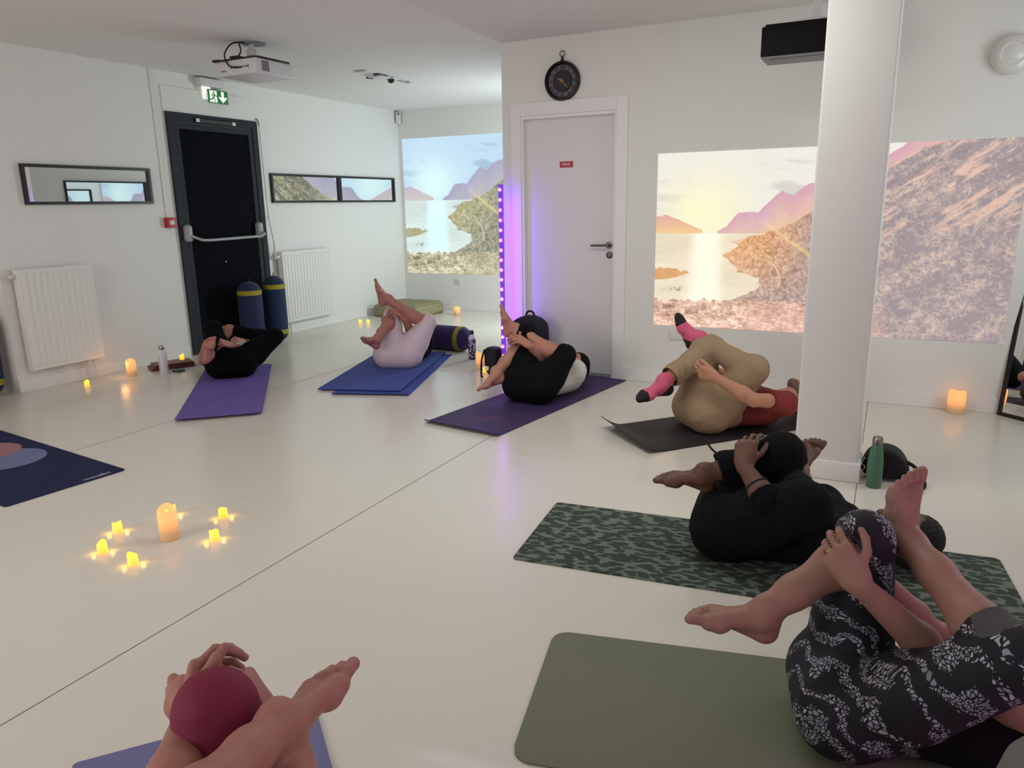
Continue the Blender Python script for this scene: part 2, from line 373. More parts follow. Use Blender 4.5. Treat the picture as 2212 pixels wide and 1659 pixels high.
radiator(3.385, 3.99, .17, .95, 'white panel radiator under the left mirror with candles beside it', 11, 3.86)
radiator(6.17, 6.99, .14, .91, 'white ribbed radiator right of the exit door, behind the blue bolsters', 16, 6.20)

# ---- projected landscapes (pictures that give off light)
def vnoise(x, y, seed, oct_=4):
    r = np.zeros_like(x); amp = 1.0; tot = 0
    for o_ in range(oct_):
        xi = np.floor(x).astype(int); yi = np.floor(y).astype(int); fx = x - xi; fy = y - yi
        fx = fx * fx * (3 - 2 * fx); fy = fy * fy * (3 - 2 * fy)
        def h(a, b): 
            v = np.sin(a * 127.1 + b * 311.7 + seed * 74.7 + o_ * 13.3) * 43758.5453; return v - np.floor(v)
        n = (h(xi, yi) * (1 - fx) + h(xi + 1, yi) * fx) * (1 - fy) + (h(xi, yi + 1) * (1 - fx) + h(xi + 1, yi + 1) * fx) * fy
        r += n * amp; tot += amp; amp *= .55; x = x * 2.03 + 7.1; y = y * 2.03 + 3.7
    return r / tot
def sstep(a, b, x): t = np.clip((x - a) / (b - a), 0, 1); return t * t * (3 - 2 * t)
def landscape(u, v, warm):
    """u,v in 0..1 from the top left; fjord at sunset with a wooded hillside on the right"""
    C_ = (lambda c: np.array(c, float) / 255)
    if warm: sky, glow, clo, far_, mid, slope, ridge, wood, lake, fore = map(C_, ((236, 232, 222), (250, 246, 205), (206, 202, 196), (222, 170, 164), (212, 166, 182), (226, 166, 116), (244, 200, 178), (178, 156, 152), (232, 220, 196), (220, 180, 162)))
    else: sky, glow, clo, far_, mid, slope, ridge, wood, lake, fore = map(C_, ((186, 212, 232), (214, 240, 240), (152, 178, 200), (188, 178, 190), (164, 164, 188), (176, 174, 136), (226, 220, 200), (146, 146, 134), (206, 220, 216), (180, 174, 146)))
    A = lambda m_: m_[..., None]
    n = vnoise(u * 9, v * 22, 1); n2 = vnoise(u * 60, v * 34, 2, 4); n3 = vnoise(u * 190, v * 105, 5, 3)
    img = np.ones(u.shape + (3,)) * sky
    img = img + A(sstep(.5, .72, vnoise(u * 5 + v * 3, v * 13 - u * 4, 3)) * .8 * (1 - sstep(.25, .42, v))) * (clo - sky)
    g = np.exp(-((u - .15) / .13) ** 2 - ((v - .33) / .2) ** 2); img = img + A(g) * (glow - img)
    # far ridges
    prof = lambda xs, ys: np.interp(u, xs, ys) + (n2 - .5) * .012
    t = prof([0, .03, .06, .10, .15, .16], [.355, .345, .365, .395, .43, .5]); img = np.where(A((v > t) & (v < .455)), far_ + A(np.clip((v - .35) * 9, 0, 1)) * ((C_((244, 200, 140)) if warm else C_((200, 192, 190))) - far_), img)
    t = prof([.19, .20, .225, .25, .262, .30, .32, .35, .385, .42, .44, .46, .50, .56, .62, .66, .70, .74, 1], [.5, .44, .415, .36, .335, .335, .34, .28, .222, .25, .215, .19, .175, .12, .10, .06, .02, -.05, -.2])
    hill = v > t
    img = np.where(A(hill), mid + A(np.clip((v - t) * 3.4, 0, 1)) * ((C_((246, 214, 160)) if warm else C_((196, 190, 184))) - mid) + A(n2 - .5) * .05, img)
    # wooded slope on the right
    t = prof([.2, .30, .36, .42, .47, .55, .65, .75, 1], [.60, .462, .44, .40, .34, .24, .13, .03, -.1])
    slp = v > t
    det = (n2 - .5) * .34 + (n3 - .5) * .34
    al_, ac_ = u * 1.78 * .80 - v * .60, u * 1.78 * .60 + v * .80
    rk = vnoise(al_ * 7, ac_ * 42, 9, 4); tuft = vnoise(u * 46, v * 30, 12, 4); big = vnoise(al_ * 5, ac_ * 13, 15, 3)
    shade, lite = (C_((158, 146, 150)), C_((224, 198, 182))) if warm else (C_((112, 112, 104)), C_((196, 192, 150)))
    far_r = sstep(.40, .62, u)
    base = wood + A(sstep(.34, .02, u - .24) * sstep(.95, .45, v)) * (slope - wood)
    sc = base + A(det) * .55 + A(vnoise(u * 150, v * 84, 31, 3) - .5) * .30
    rt_ = shade + A(np.clip((tuft - .42) * 1.3 + (big - .5) * .8 + (n3 - .5) * 1.3 + .12, 0, 1)) * (lite - shade)
    sc = sc + A(far_r * .9) * (rt_ - sc)
    sc = sc + A(sstep(.56, .68, rk) * sstep(.60, .28, v) * sstep(.48, .62, u)) * (ridge - sc) * .7
    sc = sc + A(sstep(.44, .30, rk) * sstep(.50, .25, v) * sstep(.48, .62, u)) * (shade * .93 - sc) * .5
    img = np.where(A(slp), sc, img)
    # lake
    shore_r = np.interp(v, [.455, .47, .50, .52, .58, .62, .67, .70, .76, .80, .84, .86], [.34, .30, .245, .27, .222, .245, .27, .33, .33, .29, .24, .19]) + (n2 - .5) * .03
    shore_b = .84 + (n2 - .5) * .05 + (.15 - u) * .02
    lk_ = (v > .452) & (u < shore_r) & (v < shore_b)
    lc = lake + A((n - .5)) * .10; col = np.exp(-((u - .165) / (.045 + .03 * (v - .4))) ** 4) * 1.0
    lc = lc + A(col) * ((C_((255, 252, 236)) if warm else C_((214, 248, 250))) - lc)
    img = np.where(A(lk_), lc, img)
    isl = (u < .125) & (v > .655 + (n2 - .5) * .03 + .03 * (u / .12) ** 3) & (v < .725 - .05 * (u / .12) ** 2); img = np.where(A(isl), slope * .96 + A(det) * .2, img)
    boats = (v > .765) & (v < .79) & (u < .09) & (n3 > .62); img = np.where(A(boats), img * .72, img)
    # foreground scrub and huts
    fr = (v > shore_b) & (u < .55)
    fc = fore + A(det) * 1.0 + A(vnoise(u * 60, v * 120, 21, 3) - .5) * .35 + A(sstep(.9, 1, v)) * .04
    img = np.where(A(fr), img * 0 + fc, img)
    img = img + A(sstep(.80, .92, v) * (u > .3) * (u < .7)) * (fore - img) * .35
    hut = fr & (((u > .03) & (u < .07) & (v > .865) & (v < .90)) | ((u > .105) & (u < .15) & (v > .88) & (v < .93))); img = np.where(A(hut), img * .85, img)
    # pale path on the slope
    pth = (np.abs(u - (.365 + .03 * np.sin((v - .6) * 14))) < .002) & (v > .62) & (v < .74); img = np.where(A(pth), ridge, img)
    ray = np.exp(-(((v - .345) - (u - .30) * 1.28) / .012) ** 2) * (u > .29) * (u < .50) * sstep(.29, .40, u); img = img + A(ray * .55) * (C_((250, 225, 150)) - img)
    fl = np.exp(-(np.hypot((u - .335) * 1.78, v - .37) / .035) ** 2); img = img + A(fl * .3) * (C_((215, 190, 240)) - img)
    if warm: img = img + A(np.exp(-((u - .18) / .16) ** 2 - ((v - .62) / .28) ** 2) * .22) * (C_((255, 236, 190)) - img)
    return np.clip(img, 0, 1)
def projection(name, x0, x1, z0, z1, y, warm, strength, label, NX=600, NZ=338):
    us = np.linspace(0, 1, NX); vs = np.linspace(0, 1, NZ); Ug, Vg = np.meshgrid(us, vs)
    img = landscape(Ug, Vg, warm); img = np.where(img <= .04045, img / 12.92, ((img + .055) / 1.055) ** 2.4)
    co = np.stack([x0 + Ug * (x1 - x0), np.full(Ug.shape, y - .003), z1 + Vg * (z0 - z1)], -1).reshape(-1, 3)
    i = np.arange((NZ - 1) * (NX - 1)); r = i // (NX - 1); c = i % (NX - 1); a = r * NX + c
    quads = np.stack([a, a + NX, a + NX + 1, a + 1], 1)
    n0 = len(co); q = [quads]
    # thin body so that the picture is a solid sheet lying on the wall
    back = np.array([[x0, y, z1], [x1, y, z1], [x1, y, z0], [x0, y, z0]]); co = np.vstack([co, back])
    me = bpy.data.meshes.new(name); nq = len(quads)
    extra = [(n0, n0 + 1, n0 + 2, n0 + 3)]
    allq = np.vstack([quads, np.array(extra)])
    me.vertices.add(len(co)); me.vertices.foreach_set('co', co.astype(np.float32).ravel())
    me.loops.add(allq.size); me.loops.foreach_set('vertex_index', allq.ravel().astype(np.int32))
    me.polygons.add(len(allq)); me.polygons.foreach_set('loop_start', (np.arange(len(allq)) * 4).astype(np.int32))
    me.update(calc_edges=True); me.validate()
    at = me.color_attributes.new('picture', 'FLOAT_COLOR', 'POINT')
    cc = np.ones((len(co), 4), np.float32); cc[:n0, :3] = img.reshape(-1, 3); at.data.foreach_set('color', cc.ravel())
    m = bpy.data.materials.new(name); m.use_nodes = True; m.node_tree.nodes.remove(bs(m)); e = nd(m, 'ShaderNodeEmission'); a_ = nd(m, 'ShaderNodeAttribute', attribute_name='picture')
    lk(m, a_.outputs['Color'], e.inputs[0]); e.inputs[1].default_value = strength
    out = [n for n in m.node_tree.nodes if n.type == 'OUTPUT_MATERIAL'][0]; lk(m, e.outputs[0], out.inputs[0])
    o = link(name, me, m); tag(o, label, 'projected picture'); return o
projection('projected_landscape', -1.577, .697, .455, 1.712, YP, True, .97, 'orange sunset fjord landscape projected on the wall behind the pillar')
projection('projected_landscape', -5.915, -2.87, .48, 2.235, YB, False, 1.06, 'pale blue fjord landscape projected on the far back wall')
# ------------------------------------------------------------------ ceiling things
pw = empty('projector', (-4.45, 4.56, 2.45)); tag(pw, 'white video projector hanging from the ceiling near the black door', 'projector')
body = B().box((-4.65, 4.37, 2.337), (-4.25, 4.76, 2.445), bev=.012).done('body', M['white_p'], pw, smooth=True)
b = B()
for i in range(9):
    for j in range(8): b.box((-4.251, 4.43 + i * .0085, 2.36 + j * .0092), (-4.2485, 4.43 + i * .0085 + .0055, 2.36 + j * .0092 + .006))
b.done('vent_grille', M['black'], body)
b = B()
for k, (x, w_, h_) in enumerate(((-4.50, .02, .01), (-4.47, .012, .016), (-4.45, .012, .016), (-4.43, .006, .014), (-4.415, .006, .014), (-4.395, .014, .01), (-4.37, .014, .01), (-4.345, .014, .012), (-4.325, .006, .02))):
    b.box((x, 4.3685, 2.385 - h_ / 2 + .005), (x + w_, 4.3705, 2.385 + h_ / 2 + .005))
b.done('port', M['black'], body)
B().box((-4.60, 4.3685, 2.365), (-4.55, 4.3705, 2.376)).done('rating_plate', M['grey_p'], body)
B().lathe([(.03, 0), (.033, .02), (.026, .024)], at=(-4.36, 4.755, 2.39), axis='y').done('lens', M['black'], body, smooth=True)
B().box((-4.64, 4.375, 2.445), (-4.26, 4.42, 2.456), bev=.003).box((-4.33, 4.42, 2.445), (-4.26, 4.74, 2.462), bev=.005).box((-4.52, 4.39, 2.445), (-4.44, 4.45, 2.475)).box((-4.66, 4.35, 2.44), (-4.60, 4.39, 2.455)).done('mount_frame', M['black'], pw, smooth=True)
B().box((-4.50, 4.50, 2.445), (-4.38, 4.64, 2.468), bev=.005).box((-4.475, 4.53, 2.465), (-4.405, 4.60, 2.50), bev=.006).box((-4.50, 4.535, 2.50), (-4.43, 4.585, 2.545), bev=.01).lathe([(.018, 2.53), (.018, 2.58)], at=(-4.46, 4.56, 0)).done('mount_bracket', M['white_p'], pw, smooth=True)
B().lathe([(.085, 2.578), (.085, 2.59)], at=(-4.45, 4.575, 0)).done('ceiling_plate', M['grey_p'], pw, smooth=True)
def curve_pts(P, n=10):
    P = [Vector(p) for p in P]; P = [P[0]] + P + [P[-1]]; out = []
    for i in range(1, len(P) - 2):
        for k in range(n):
            t = k / n; a, b_, c, d = P[i - 1], P[i], P[i + 1], P[i + 2]
            out.append(.5 * ((2 * b_) + (c - a) * t + (2 * a - 5 * b_ + 4 * c - d) * t * t + (3 * b_ - a - 3 * c + d) * t ** 3))
    out.append(P[-2]); return out
for P in ([(-4.44, 4.55, 2.583), (-4.50, 4.42, 2.57), (-4.53, 4.36, 2.50), (-4.525, 4.35, 2.45), (-4.49, 4.348, 2.40), (-4.43, 4.352, 2.385), (-4.39, 4.368, 2.386)],
          [(-4.52, 4.50, 2.583), (-4.47, 4.45, 2.56), (-4.455, 4.44, 2.51), (-4.49, 4.44, 2.475)],
          [(-4.49, 4.38, 2.452), (-4.55, 4.36, 2.442), (-4.63, 4.355, 2.445)]):
    B().tube(curve_pts(P), .0055, 8).done('cable', M['black'], pw, smooth=True)

pb = empty('projector', (-.50, 4.86, 2.33)); tag(pb, 'black video projector hanging from the ceiling behind the pillar', 'projector')
body = B().box((-.765, 4.74, 2.165), (-.33, 5.0, 2.325), bev=.006).box((-.75, 4.76, 2.325), (-.35, 4.98, 2.34), bev=.004).done('body', mat('black_gloss', (9, 8, 9), .6, spec=.15), pb, smooth=True)
B().box((-.762, 4.742, 2.157), (-.335, 4.998, 2.167), bev=.003).box((-.72, 4.78, 2.152), (-.36, 4.96, 2.158), bev=.002).done('base_plate', M['grey_p'], body, smooth=True)
B().box((-.58, 4.78, 2.34), (-.40, 4.94, 2.355), bev=.004).box((-.51, 4.83, 2.355), (-.47, 4.87, 2.55)).box((-.54, 4.82, 2.50), (-.40, 4.90, 2.535), bev=.008).box((-.56, 4.78, 2.575), (-.38, 4.94, 2.59), bev=.003).done('mount_bracket', M['white_p'], pb, smooth=True)
B().lathe([(.03, 0), (.032, .015), (.024, .02)], at=(-.44, 4.998, 2.25), axis='y').done('lens', M['black'], body, smooth=True)

# ceiling fittings between the projector and the back wall
def sqplate(b, x, y, s, z0, z1, bev=.004): b.box((x - s / 2, y - s / 2, z0), (x + s / 2, y + s / 2, z1), bev=bev); return b
t = empty('detector_bracket', (-4.5, 5.97, H)); tag(t, 'small white flap bracket on the ceiling, nearest of the row of fittings', 'ceiling bracket')
B().box((-4.56, 5.92, 2.574), (-4.43, 6.03, 2.59), bev=.002).poly([(-4.53, 6.04, 2.575), (-4.44, 6.04, 2.575), (-4.47, 6.10, 2.545), (-4.55, 6.10, 2.545)], (0, 0, .004)).done('plate', M['white_p'], t)
B().tube([(-4.55, 6.08, 2.55), (-4.50, 6.12, 2.546)], .007).done('hinge', M['black'], t, smooth=True)
t = empty('ceiling_panel_light', (-4.5, 6.22, H)); tag(t, 'flat square white light fitting on the ceiling, biggest of the row', 'ceiling light')
sqplate(B(), -4.51, 6.22, .17, 2.562, 2.572).done('diffuser', M['white_p'], t, smooth=True); sqplate(B(), -4.51, 6.22, .13, 2.57, 2.59).done('base', M['grey_p'], t, smooth=True)
t = empty('dome_camera', (-4.5, 6.42, H)); tag(t, 'white ceiling fitting carrying a small black dome, middle of the row', 'camera')
sqplate(B(), -4.50, 6.43, .11, 2.575, 2.59).done('base', M['white_p'], t, smooth=True)
B().lathe([(.032, 2.576), (.033, 2.562), (.026, 2.545), (.010, 2.538)], at=(-4.50, 6.41, 0)).done('dome', mat('black_gloss', (8, 8, 9), .25), t, smooth=True)
for y, s, lb in ((6.56, .075, 'small square white recessed spotlight just past the dome camera'), (6.70, .10, 'square white recessed spotlight farthest along the ceiling row')):
    t = empty('recessed_spotlight', (-4.5, y, H)); tag(t, lb, 'spotlight', 'recessed ceiling spotlights')
    sqplate(B(), -4.50, y, s, 2.582, 2.59, .002).done('trim_ring', M['white_p'], t); B().lathe([(s * .32, 2.583), (s * .32, 2.580), (s * .2, 2.5795)], at=(-4.50, y, 0)).done('lamp_glass', M['grey_p'], t, smooth=True)

# motion sensor, sockets, wall lamp
t = empty('motion_sensor', (XL + .05, YB - .05, 2.5)); tag(t, 'small white motion sensor high in the back corner', 'motion sensor')
mt = Matrix.Translation((XL + .045, YB - .045, 2.50)) @ Matrix.Rotation(math.radians(45), 4, 'Z')
B().box((-.035, -.025, -.08), (.035, .03, .075), bev=.022, mat3=mt).done('housing', M['white_p'], t, smooth=True)
B().lathe([(.012, -.024), (.011, -.032), (.005, -.035)], axis='y', mat3=mt @ Matrix.Translation((0, 0, .045))).done('lens', M['black'], t, smooth=True)
def socket(x, y, z, lab, wide=False):
    t = empty('wall_socket', (x, y, z)); tag(t, lab, 'socket', 'power sockets'); w_ = .075 if wide else .042
    B().box((x - w_, y - .012, z - .042), (x + w_, y, z + .042), bev=.004).done('cover_plate', M['socket'], t, smooth=True)
    B().lathe([(.024, 0), (.024, -.003)], at=(x + (w_ - .042), y - .012, z), axis='y').done('socket_face', M['white_p'], t, smooth=True)
    b = B()
    for dx in (-.009, .009): b.lathe([(.003, 0), (.003, -.001)], at=(x + (w_ - .042) + dx, y - .0152, z), axis='y', seg=10)
    b.lathe([(.0025, 0), (.0025, -.004)], at=(x + (w_ - .042), y - .015, z + .010), axis='y', seg=10); b.done('pin_hole', M['black'], t)
socket(-5.12, YB, .385, 'single white wall socket under the blue projected landscape')
socket(-1.37, YP, .39, 'white double wall socket behind the pink sock under the orange projection', True)
t = empty('wall_light', (.54, YP, 2.18)); tag(t, 'round clear glass bulkhead lamp on the wall at top right', 'wall lamp')
B().lathe([(.11, 0), (.11, -.02), (.10, -.03)], at=(.54, YP, 2.18), axis='y', seg=48).done('base', M['wall'], t, smooth=True)
gl = mat('clear_glass', (214, 212, 208), .12, spec=.5)
B().lathe([(.112, -.012), (.112, -.03), (.104, -.05), (.086, -.066), (.064, -.074), (.060, -.068), (.05, -.07), (.03, -.078), (.01, -.082)], at=(.54, YP, 2.18), axis='y', seg=48).done('glass_dome', gl, t, smooth=True)

# ---- clock shaped like a pocket watch
ck = empty('wall_clock', (-2.328, YP, 2.27)); tag(ck, 'black round wall clock with roman numerals above the white door', 'clock')
cm = mat('aged_black_metal', (26, 20, 18), .45, .4, bump=.1, scale=60); cy = YP
B().lathe([(.139, 0), (.142, -.02), (.138, -.036), (.122, -.040), (.116, -.028), (.116, -.012)], at=(-2.328, cy, 2.27), axis='y', seg=64).done('case', cm, ck, smooth=True)
dialm = mat('clock_ring', (92, 92, 100), .6, var=.3, scale=60)
B().lathe([(.116, -.012), (.116, -.0135), (.0, -.0135)], at=(-2.328, cy, 2.27), axis='y', seg=64).done('dial', dialm, ck)
B().lathe([(.080, -.0135), (.078, -.020), (.072, -.018), (.07, -.0155), (.0, -.0155)], at=(-2.328, cy, 2.27), axis='y', seg=48).done('gear_disc', mat('dark_gears', (42, 38, 44), .5, .3, bump=.6, scale=90, var=.6), ck)
for k, s in enumerate(('XII', 'I', 'II', 'III', 'IIII', 'V', 'VI', 'VII', 'VIII', 'IX', 'X', 'XI')):
    a = math.radians(30 * k); text_mesh('numeral', s, .034, (-2.328 + .098 * math.sin(a), cy - .0150, 2.27 + .098 * math.cos(a)), (math.pi / 2, a, 0), cm, ck, ext=.001)
brass = mat('brass', (176, 140, 84), .35, .9)
for nm, an, L, wd in (('hour_hand', -60, .045, .004), ('minute_hand', 138, .075, .003)):
    a = math.radians(an); d = Vector((math.sin(a), 0, math.cos(a))); n_ = Vector((d.z, 0, -d.x)) * wd; c_ = Vector((-2.328, cy - .024, 2.27))
    B().poly([c_ - n_ - d * .012, c_ + n_ - d * .012, c_ + d * L * .7 + n_ * .7, c_ + d * L, c_ + d * L * .7 - n_ * .7], (0, .001, 0)).done(nm, brass, ck)
B().tube([(-2.328 + .014 * math.cos(a), cy - .0245, 2.27 + .014 * math.sin(a)) for a in np.linspace(0, 2 * math.pi, 24, endpoint=False)], .0022, 8, closed=True).lathe([(.005, -.0225), (.005, -.027)], at=(-2.328, cy, 2.27), axis='y', seg=16).done('hub', brass, ck, smooth=True)
B().lathe([(.020, .137), (.012, .145), (.009, .152), (.006, .166), (.009, .170), (.006, .174)], at=(-2.328, cy - .02, 2.27)).done('crown', cm, ck, smooth=True)
B().tube([(-2.328 + .019 * math.cos(a), cy - .02, 2.27 + .192 + .02 * math.sin(a)) for a in np.linspace(0, 2 * math.pi, 32, endpoint=False)], .003, 8, closed=True).done('hanging_ring', cm, ck, smooth=True)

# ---- LED light bar
lb = empty('led_light_bar', (-2.80, 5.40, 0)); tag(lb, 'tall thin purple LED light bar glowing beside the white door', 'light bar')
LX, LY = -2.795, 5.395
B().box((LX - .017, LY - .010, .02), (LX + .017, LY + .012, 1.525), bev=.003).done('housing', mat('led_housing', (30, 14, 60), .5, emis=(.16, .03, .62), es=1.0), lb)
B().lathe([(.05, 0), (.05, .012), (.02, .018), (.012, .03)], at=(LX, LY, 0)).done('foot', M['black'], lb, smooth=True)
ledm = mat('led_emitter', (255, 200, 255), .4, emis=(5.0, 1.7, 5.5), es=1.2); ringm = mat('led_halo', (200, 40, 220), .4, emis=(1.0, .05, 1.0), es=1.0)
for k in range(18):
    z = 1.485 - k * .0785
    rg = B().lathe([(.0175, 0), (.0175, -.004), (.014, -.006)], at=(LX, LY - .010, z), axis='y', seg=20).done('led', ringm, lb)
    B().lathe([(.0105, 0), (.0105, -.003), (.006, -.0055)], at=(LX, LY - .015, z), axis='y', seg=16).done('diode', ledm, rg)
l = area('led_bar_glow', (LX + .0, LY + .03, .85), (LX + .07, YP, .85), .03, 1.2, 2.6, (.20, .015, 1.0)); l.rotation_euler = (math.radians(90), 0, math.radians(-12)); l.rotation_euler = Vector((-.15, -1, 0)).to_track_quat('Z', 'Y').to_euler()
lb2 = area('led_bar_spill', (LX, LY - .03, .85), (LX, 0, .85), .03, 1.2, 1.0, (.5, .12, 1.0)); lb2.rotation_euler = Vector((0, 1, 0)).to_track_quat('Z', 'Y').to_euler()

# ------------------------------------------------------------------ candles
def candle_mat(name, top, bot, h, es):
    m = mat(name, (205, 165, 125), .5); tc = nd(m, 'ShaderNodeTexCoord'); sp_ = nd(m, 'ShaderNodeSeparateXYZ'); lk(m, tc.outputs['Object'], sp_.inputs[0])
    mr = nd(m, 'ShaderNodeMapRange', interpolation_type='SMOOTHSTEP'); lk(m, sp_.outputs['Z'], mr.inputs[0]); mr.inputs[1].default_value = h * .12; mr.inputs[2].default_value = h * .72
    c = mixc(m, mr.outputs[0], bot + (1,), top + (1,)); lk(m, c, bs(m).inputs['Emission Color']); bs(m).inputs['Emission Strength'].default_value = es; return m
cb = candle_mat('glowing_wax', (.95, .33, .085), (.10, .065, .03), .14, 1.0)
ct = candle_mat('glowing_tealight', (1.5, .70, .01), (1.2, .50, .01), .045, 1.0)
flm = mat('flame_glow', (255, 200, 90), .5, emis=(1.6, .85, .12), es=1.2)
def pillar_candle(x, y, r, h, seed, label, rot=0.0):
    o = empty('pillar_candle', (x, y, 0), rot); tag(o, label, 'candle', 'large flickering LED wax candles')
    rnd = random.Random(seed); ph = rnd.random() * 6
    def warp(p, a):
        f = max(0, (p.z / h)) ** 3
        p = Vector(p); p.z += f * (.07 * h * math.sin(a + ph) + .035 * h * math.sin(2 * a + ph * 2)); p.x *= 1 + .03 * math.sin(3 * a + ph); return p
    B().lathe([(r * .90, 0), (r, .004), (r * 1.0, h * .45), (r * .97, h * .88), (r * .93, h * .97), (r * .84, h), (r * .74, h * .985), (r * .66, h * .93), (r * .1, h * .91)], warp=warp, seg=40).done('wax', cb, o, smooth=True, local=True)
    B().lathe([(.004, h * .90), (.005, h * .93), (.003, h * .96), (.001, h * .98)], at=(0, 0, 0), seg=12).done('flame', flm, o, smooth=True, local=True)
    return o
pillar_candle(-2.655, 1.975, .039, .138, 1, 'tall glowing wax candle in the middle of the tealight circle', 2.2)
pillar_candle(-5.70, 4.09, .040, .135, 2, 'glowing wax candle on the floor by the left radiator pipes', 1.0)
pillar_candle(-3.07, 5.48, .037, .14, 3, 'glowing wax candle in front of the patterned bottle', 4.0)
pillar_candle(-4.91, 8.19, .043, .105, 4, 'glowing wax candle farthest away by the back wall', 5.0)
pillar_candle(.475, 5.475, .052, .148, 5, 'glowing wax candle on the floor by the leaning mirror at right', 0.3)
point('candle_glow', (-5.72, 4.02, .12), .28, (1.0, .42, .12), .03)
tl = empty('tealight', (0, 0, 0)); tag(tl, 'x', 'candle', 'small LED tealights')
def twarp(p, a):
    p = Vector(p)
    if p.z > .034: p.z += .004 * math.sin(2 * a) + .004 * math.sin(a + 1)
    return p
B().lathe([(.0185, 0), (.0195, .003), (.0195, .032), (.0190, .043), (.0165, .045), (.0150, .040), (.003, .037)], warp=twarp, seg=28).done('wax', ct, tl, smooth=True, local=True)
B().lathe([(.002, .036), (.003, .039), (.001, .043)], seg=10).done('flame', flm, tl, smooth=True, local=True)
TL = [(-2.925, 1.925, 'glowing tealight left of the tall candle, back left of the ring'), (-2.80, 1.765, 'glowing tealight at the front left of the ring of candles'), (-2.585, 1.745, 'glowing tealight nearest the camera in the ring of candles'),
      (-2.465, 2.045, 'glowing tealight at the right of the ring, in front'), (-2.62, 2.235, 'glowing tealight at the far right of the ring of candles'), (-2.855, 2.15, 'glowing tealight just behind the tall candle of the ring'),
      (-5.70, 3.68, 'tealight alone on the floor under the left radiator'), (-5.66, 7.165, 'left of two tealights on the floor past the right radiator'), (-5.57, 7.20, 'right of two tealights on the floor past the right radiator'),
      (-2.965, 5.375, 'glowing tealight beside the candle near the purple mat')]
for i, (x, y, lb_) in enumerate(TL):
    if i == 0: tl.location = (x, y, 0); tl['label'] = lb_
    else: dup(tl, (x, y, 0), rz=i * 1.3, label=lb_)
    if i < 6:
        point('tealight_glow', (x + .021, y + .027, .014), .028, (1.0, .52, .07), .010); point('tealight_glow', (x - .021, y - .027, .014), .028, (1.0, .52, .07), .010)
o = dup(tl, (-5.66, 4.575, .052), rz=.7, label='glowing tealight lying on the folded burgundy blanket')
# assumed bare warm point light behind the pillar, out of sight; no lamp modelled
point('assumed_warm_light', (-.27, 4.40, .22), .28, (1.0, .30, .18), .05)

# ------------------------------------------------------------------ bottles
def bottle(name, x, y, prof, mbody, label, cap=None, mcap=None, capname='cap', rz=0):
    o = empty(name, (x, y, 0), rz); tag(o, label, 'bottle')
    B().lathe(prof, seg=40).done('body', mbody, o, smooth=True, local=True)
    if cap: B().lathe(cap, seg=36).done(capname, mcap, o, smooth=True, local=True)
    return o
wm = mat('white_enamel', (208, 210, 220), .35)
o = bottle('water_bottle', -5.51, 4.26, [(.033, 0), (.036, .004), (.036, .185), (.033, .197), (.024, .207), (.022, .212)], wm, 'white insulated bottle with silver cap in front of the burgundy blanket', [(.022, .210), (.023, .214), (.023, .236), (.018, .247), (.005, .25)], M['steel'])
B().box((-.0035, -.0372, .02), (.0035, -.0352, .17)).done('printed_line', mat('pale_print', (170, 172, 180), .5), o, local=True)
tm = mat('patterned_enamel', (205, 195, 220), .35); t1 = nd(tm, 'ShaderNodeTexCoord'); v1 = nd(tm, 'ShaderNodeTexVoronoi'); v1.inputs['Scale'].default_value = 55; lk(tm, t1.outputs['Object'], v1.inputs['Vector'])
nn = nd(tm, 'ShaderNodeTexNoise'); nn.inputs['Scale'].default_value = 60; lk(tm, t1.outputs['Object'], nn.inputs['Vector'])
f = math_(tm, 'GREATER_THAN', math_(tm, 'ADD', v1.outputs['Distance'], nn.outputs['Fac']), .90); s_ = nd(tm, 'ShaderNodeSeparateXYZ'); lk(tm, t1.outputs['Object'], s_.inputs[0])
f = math_(tm, 'MULTIPLY', f, math_(tm, 'LESS_THAN', s_.outputs['Z'], .19)); lk(tm, mixc(tm, f, (205, 195, 220), (36, 32, 48)), bs(tm).inputs['Base Color'])
bottle('water_bottle', -3.33, 5.80, [(.033, 0), (.036, .004), (.036, .18), (.030, .205), (.019, .222), (.017, .235)], tm, 'white bottle with black speckled pattern beside the purple bolster', [(.019, .232), (.020, .236), (.020, .262), (.017, .266), (.004, .267)], M['black'])
gm = mat('green_enamel', (70, 110, 86), .38, spec=.5)
bottle('water_bottle', .03, 3.84, [(.032, 0), (.035, .006), (.036, .09), (.0345, .14), (.029, .18), (.0235, .208), (.0215, .220)], gm, 'green bottle with silver cap on the floor beside the pillar', [(.0215, .220), (.0235, .222), (.0235, .246), (.019, .256), (.006, .259)], M['steel'])

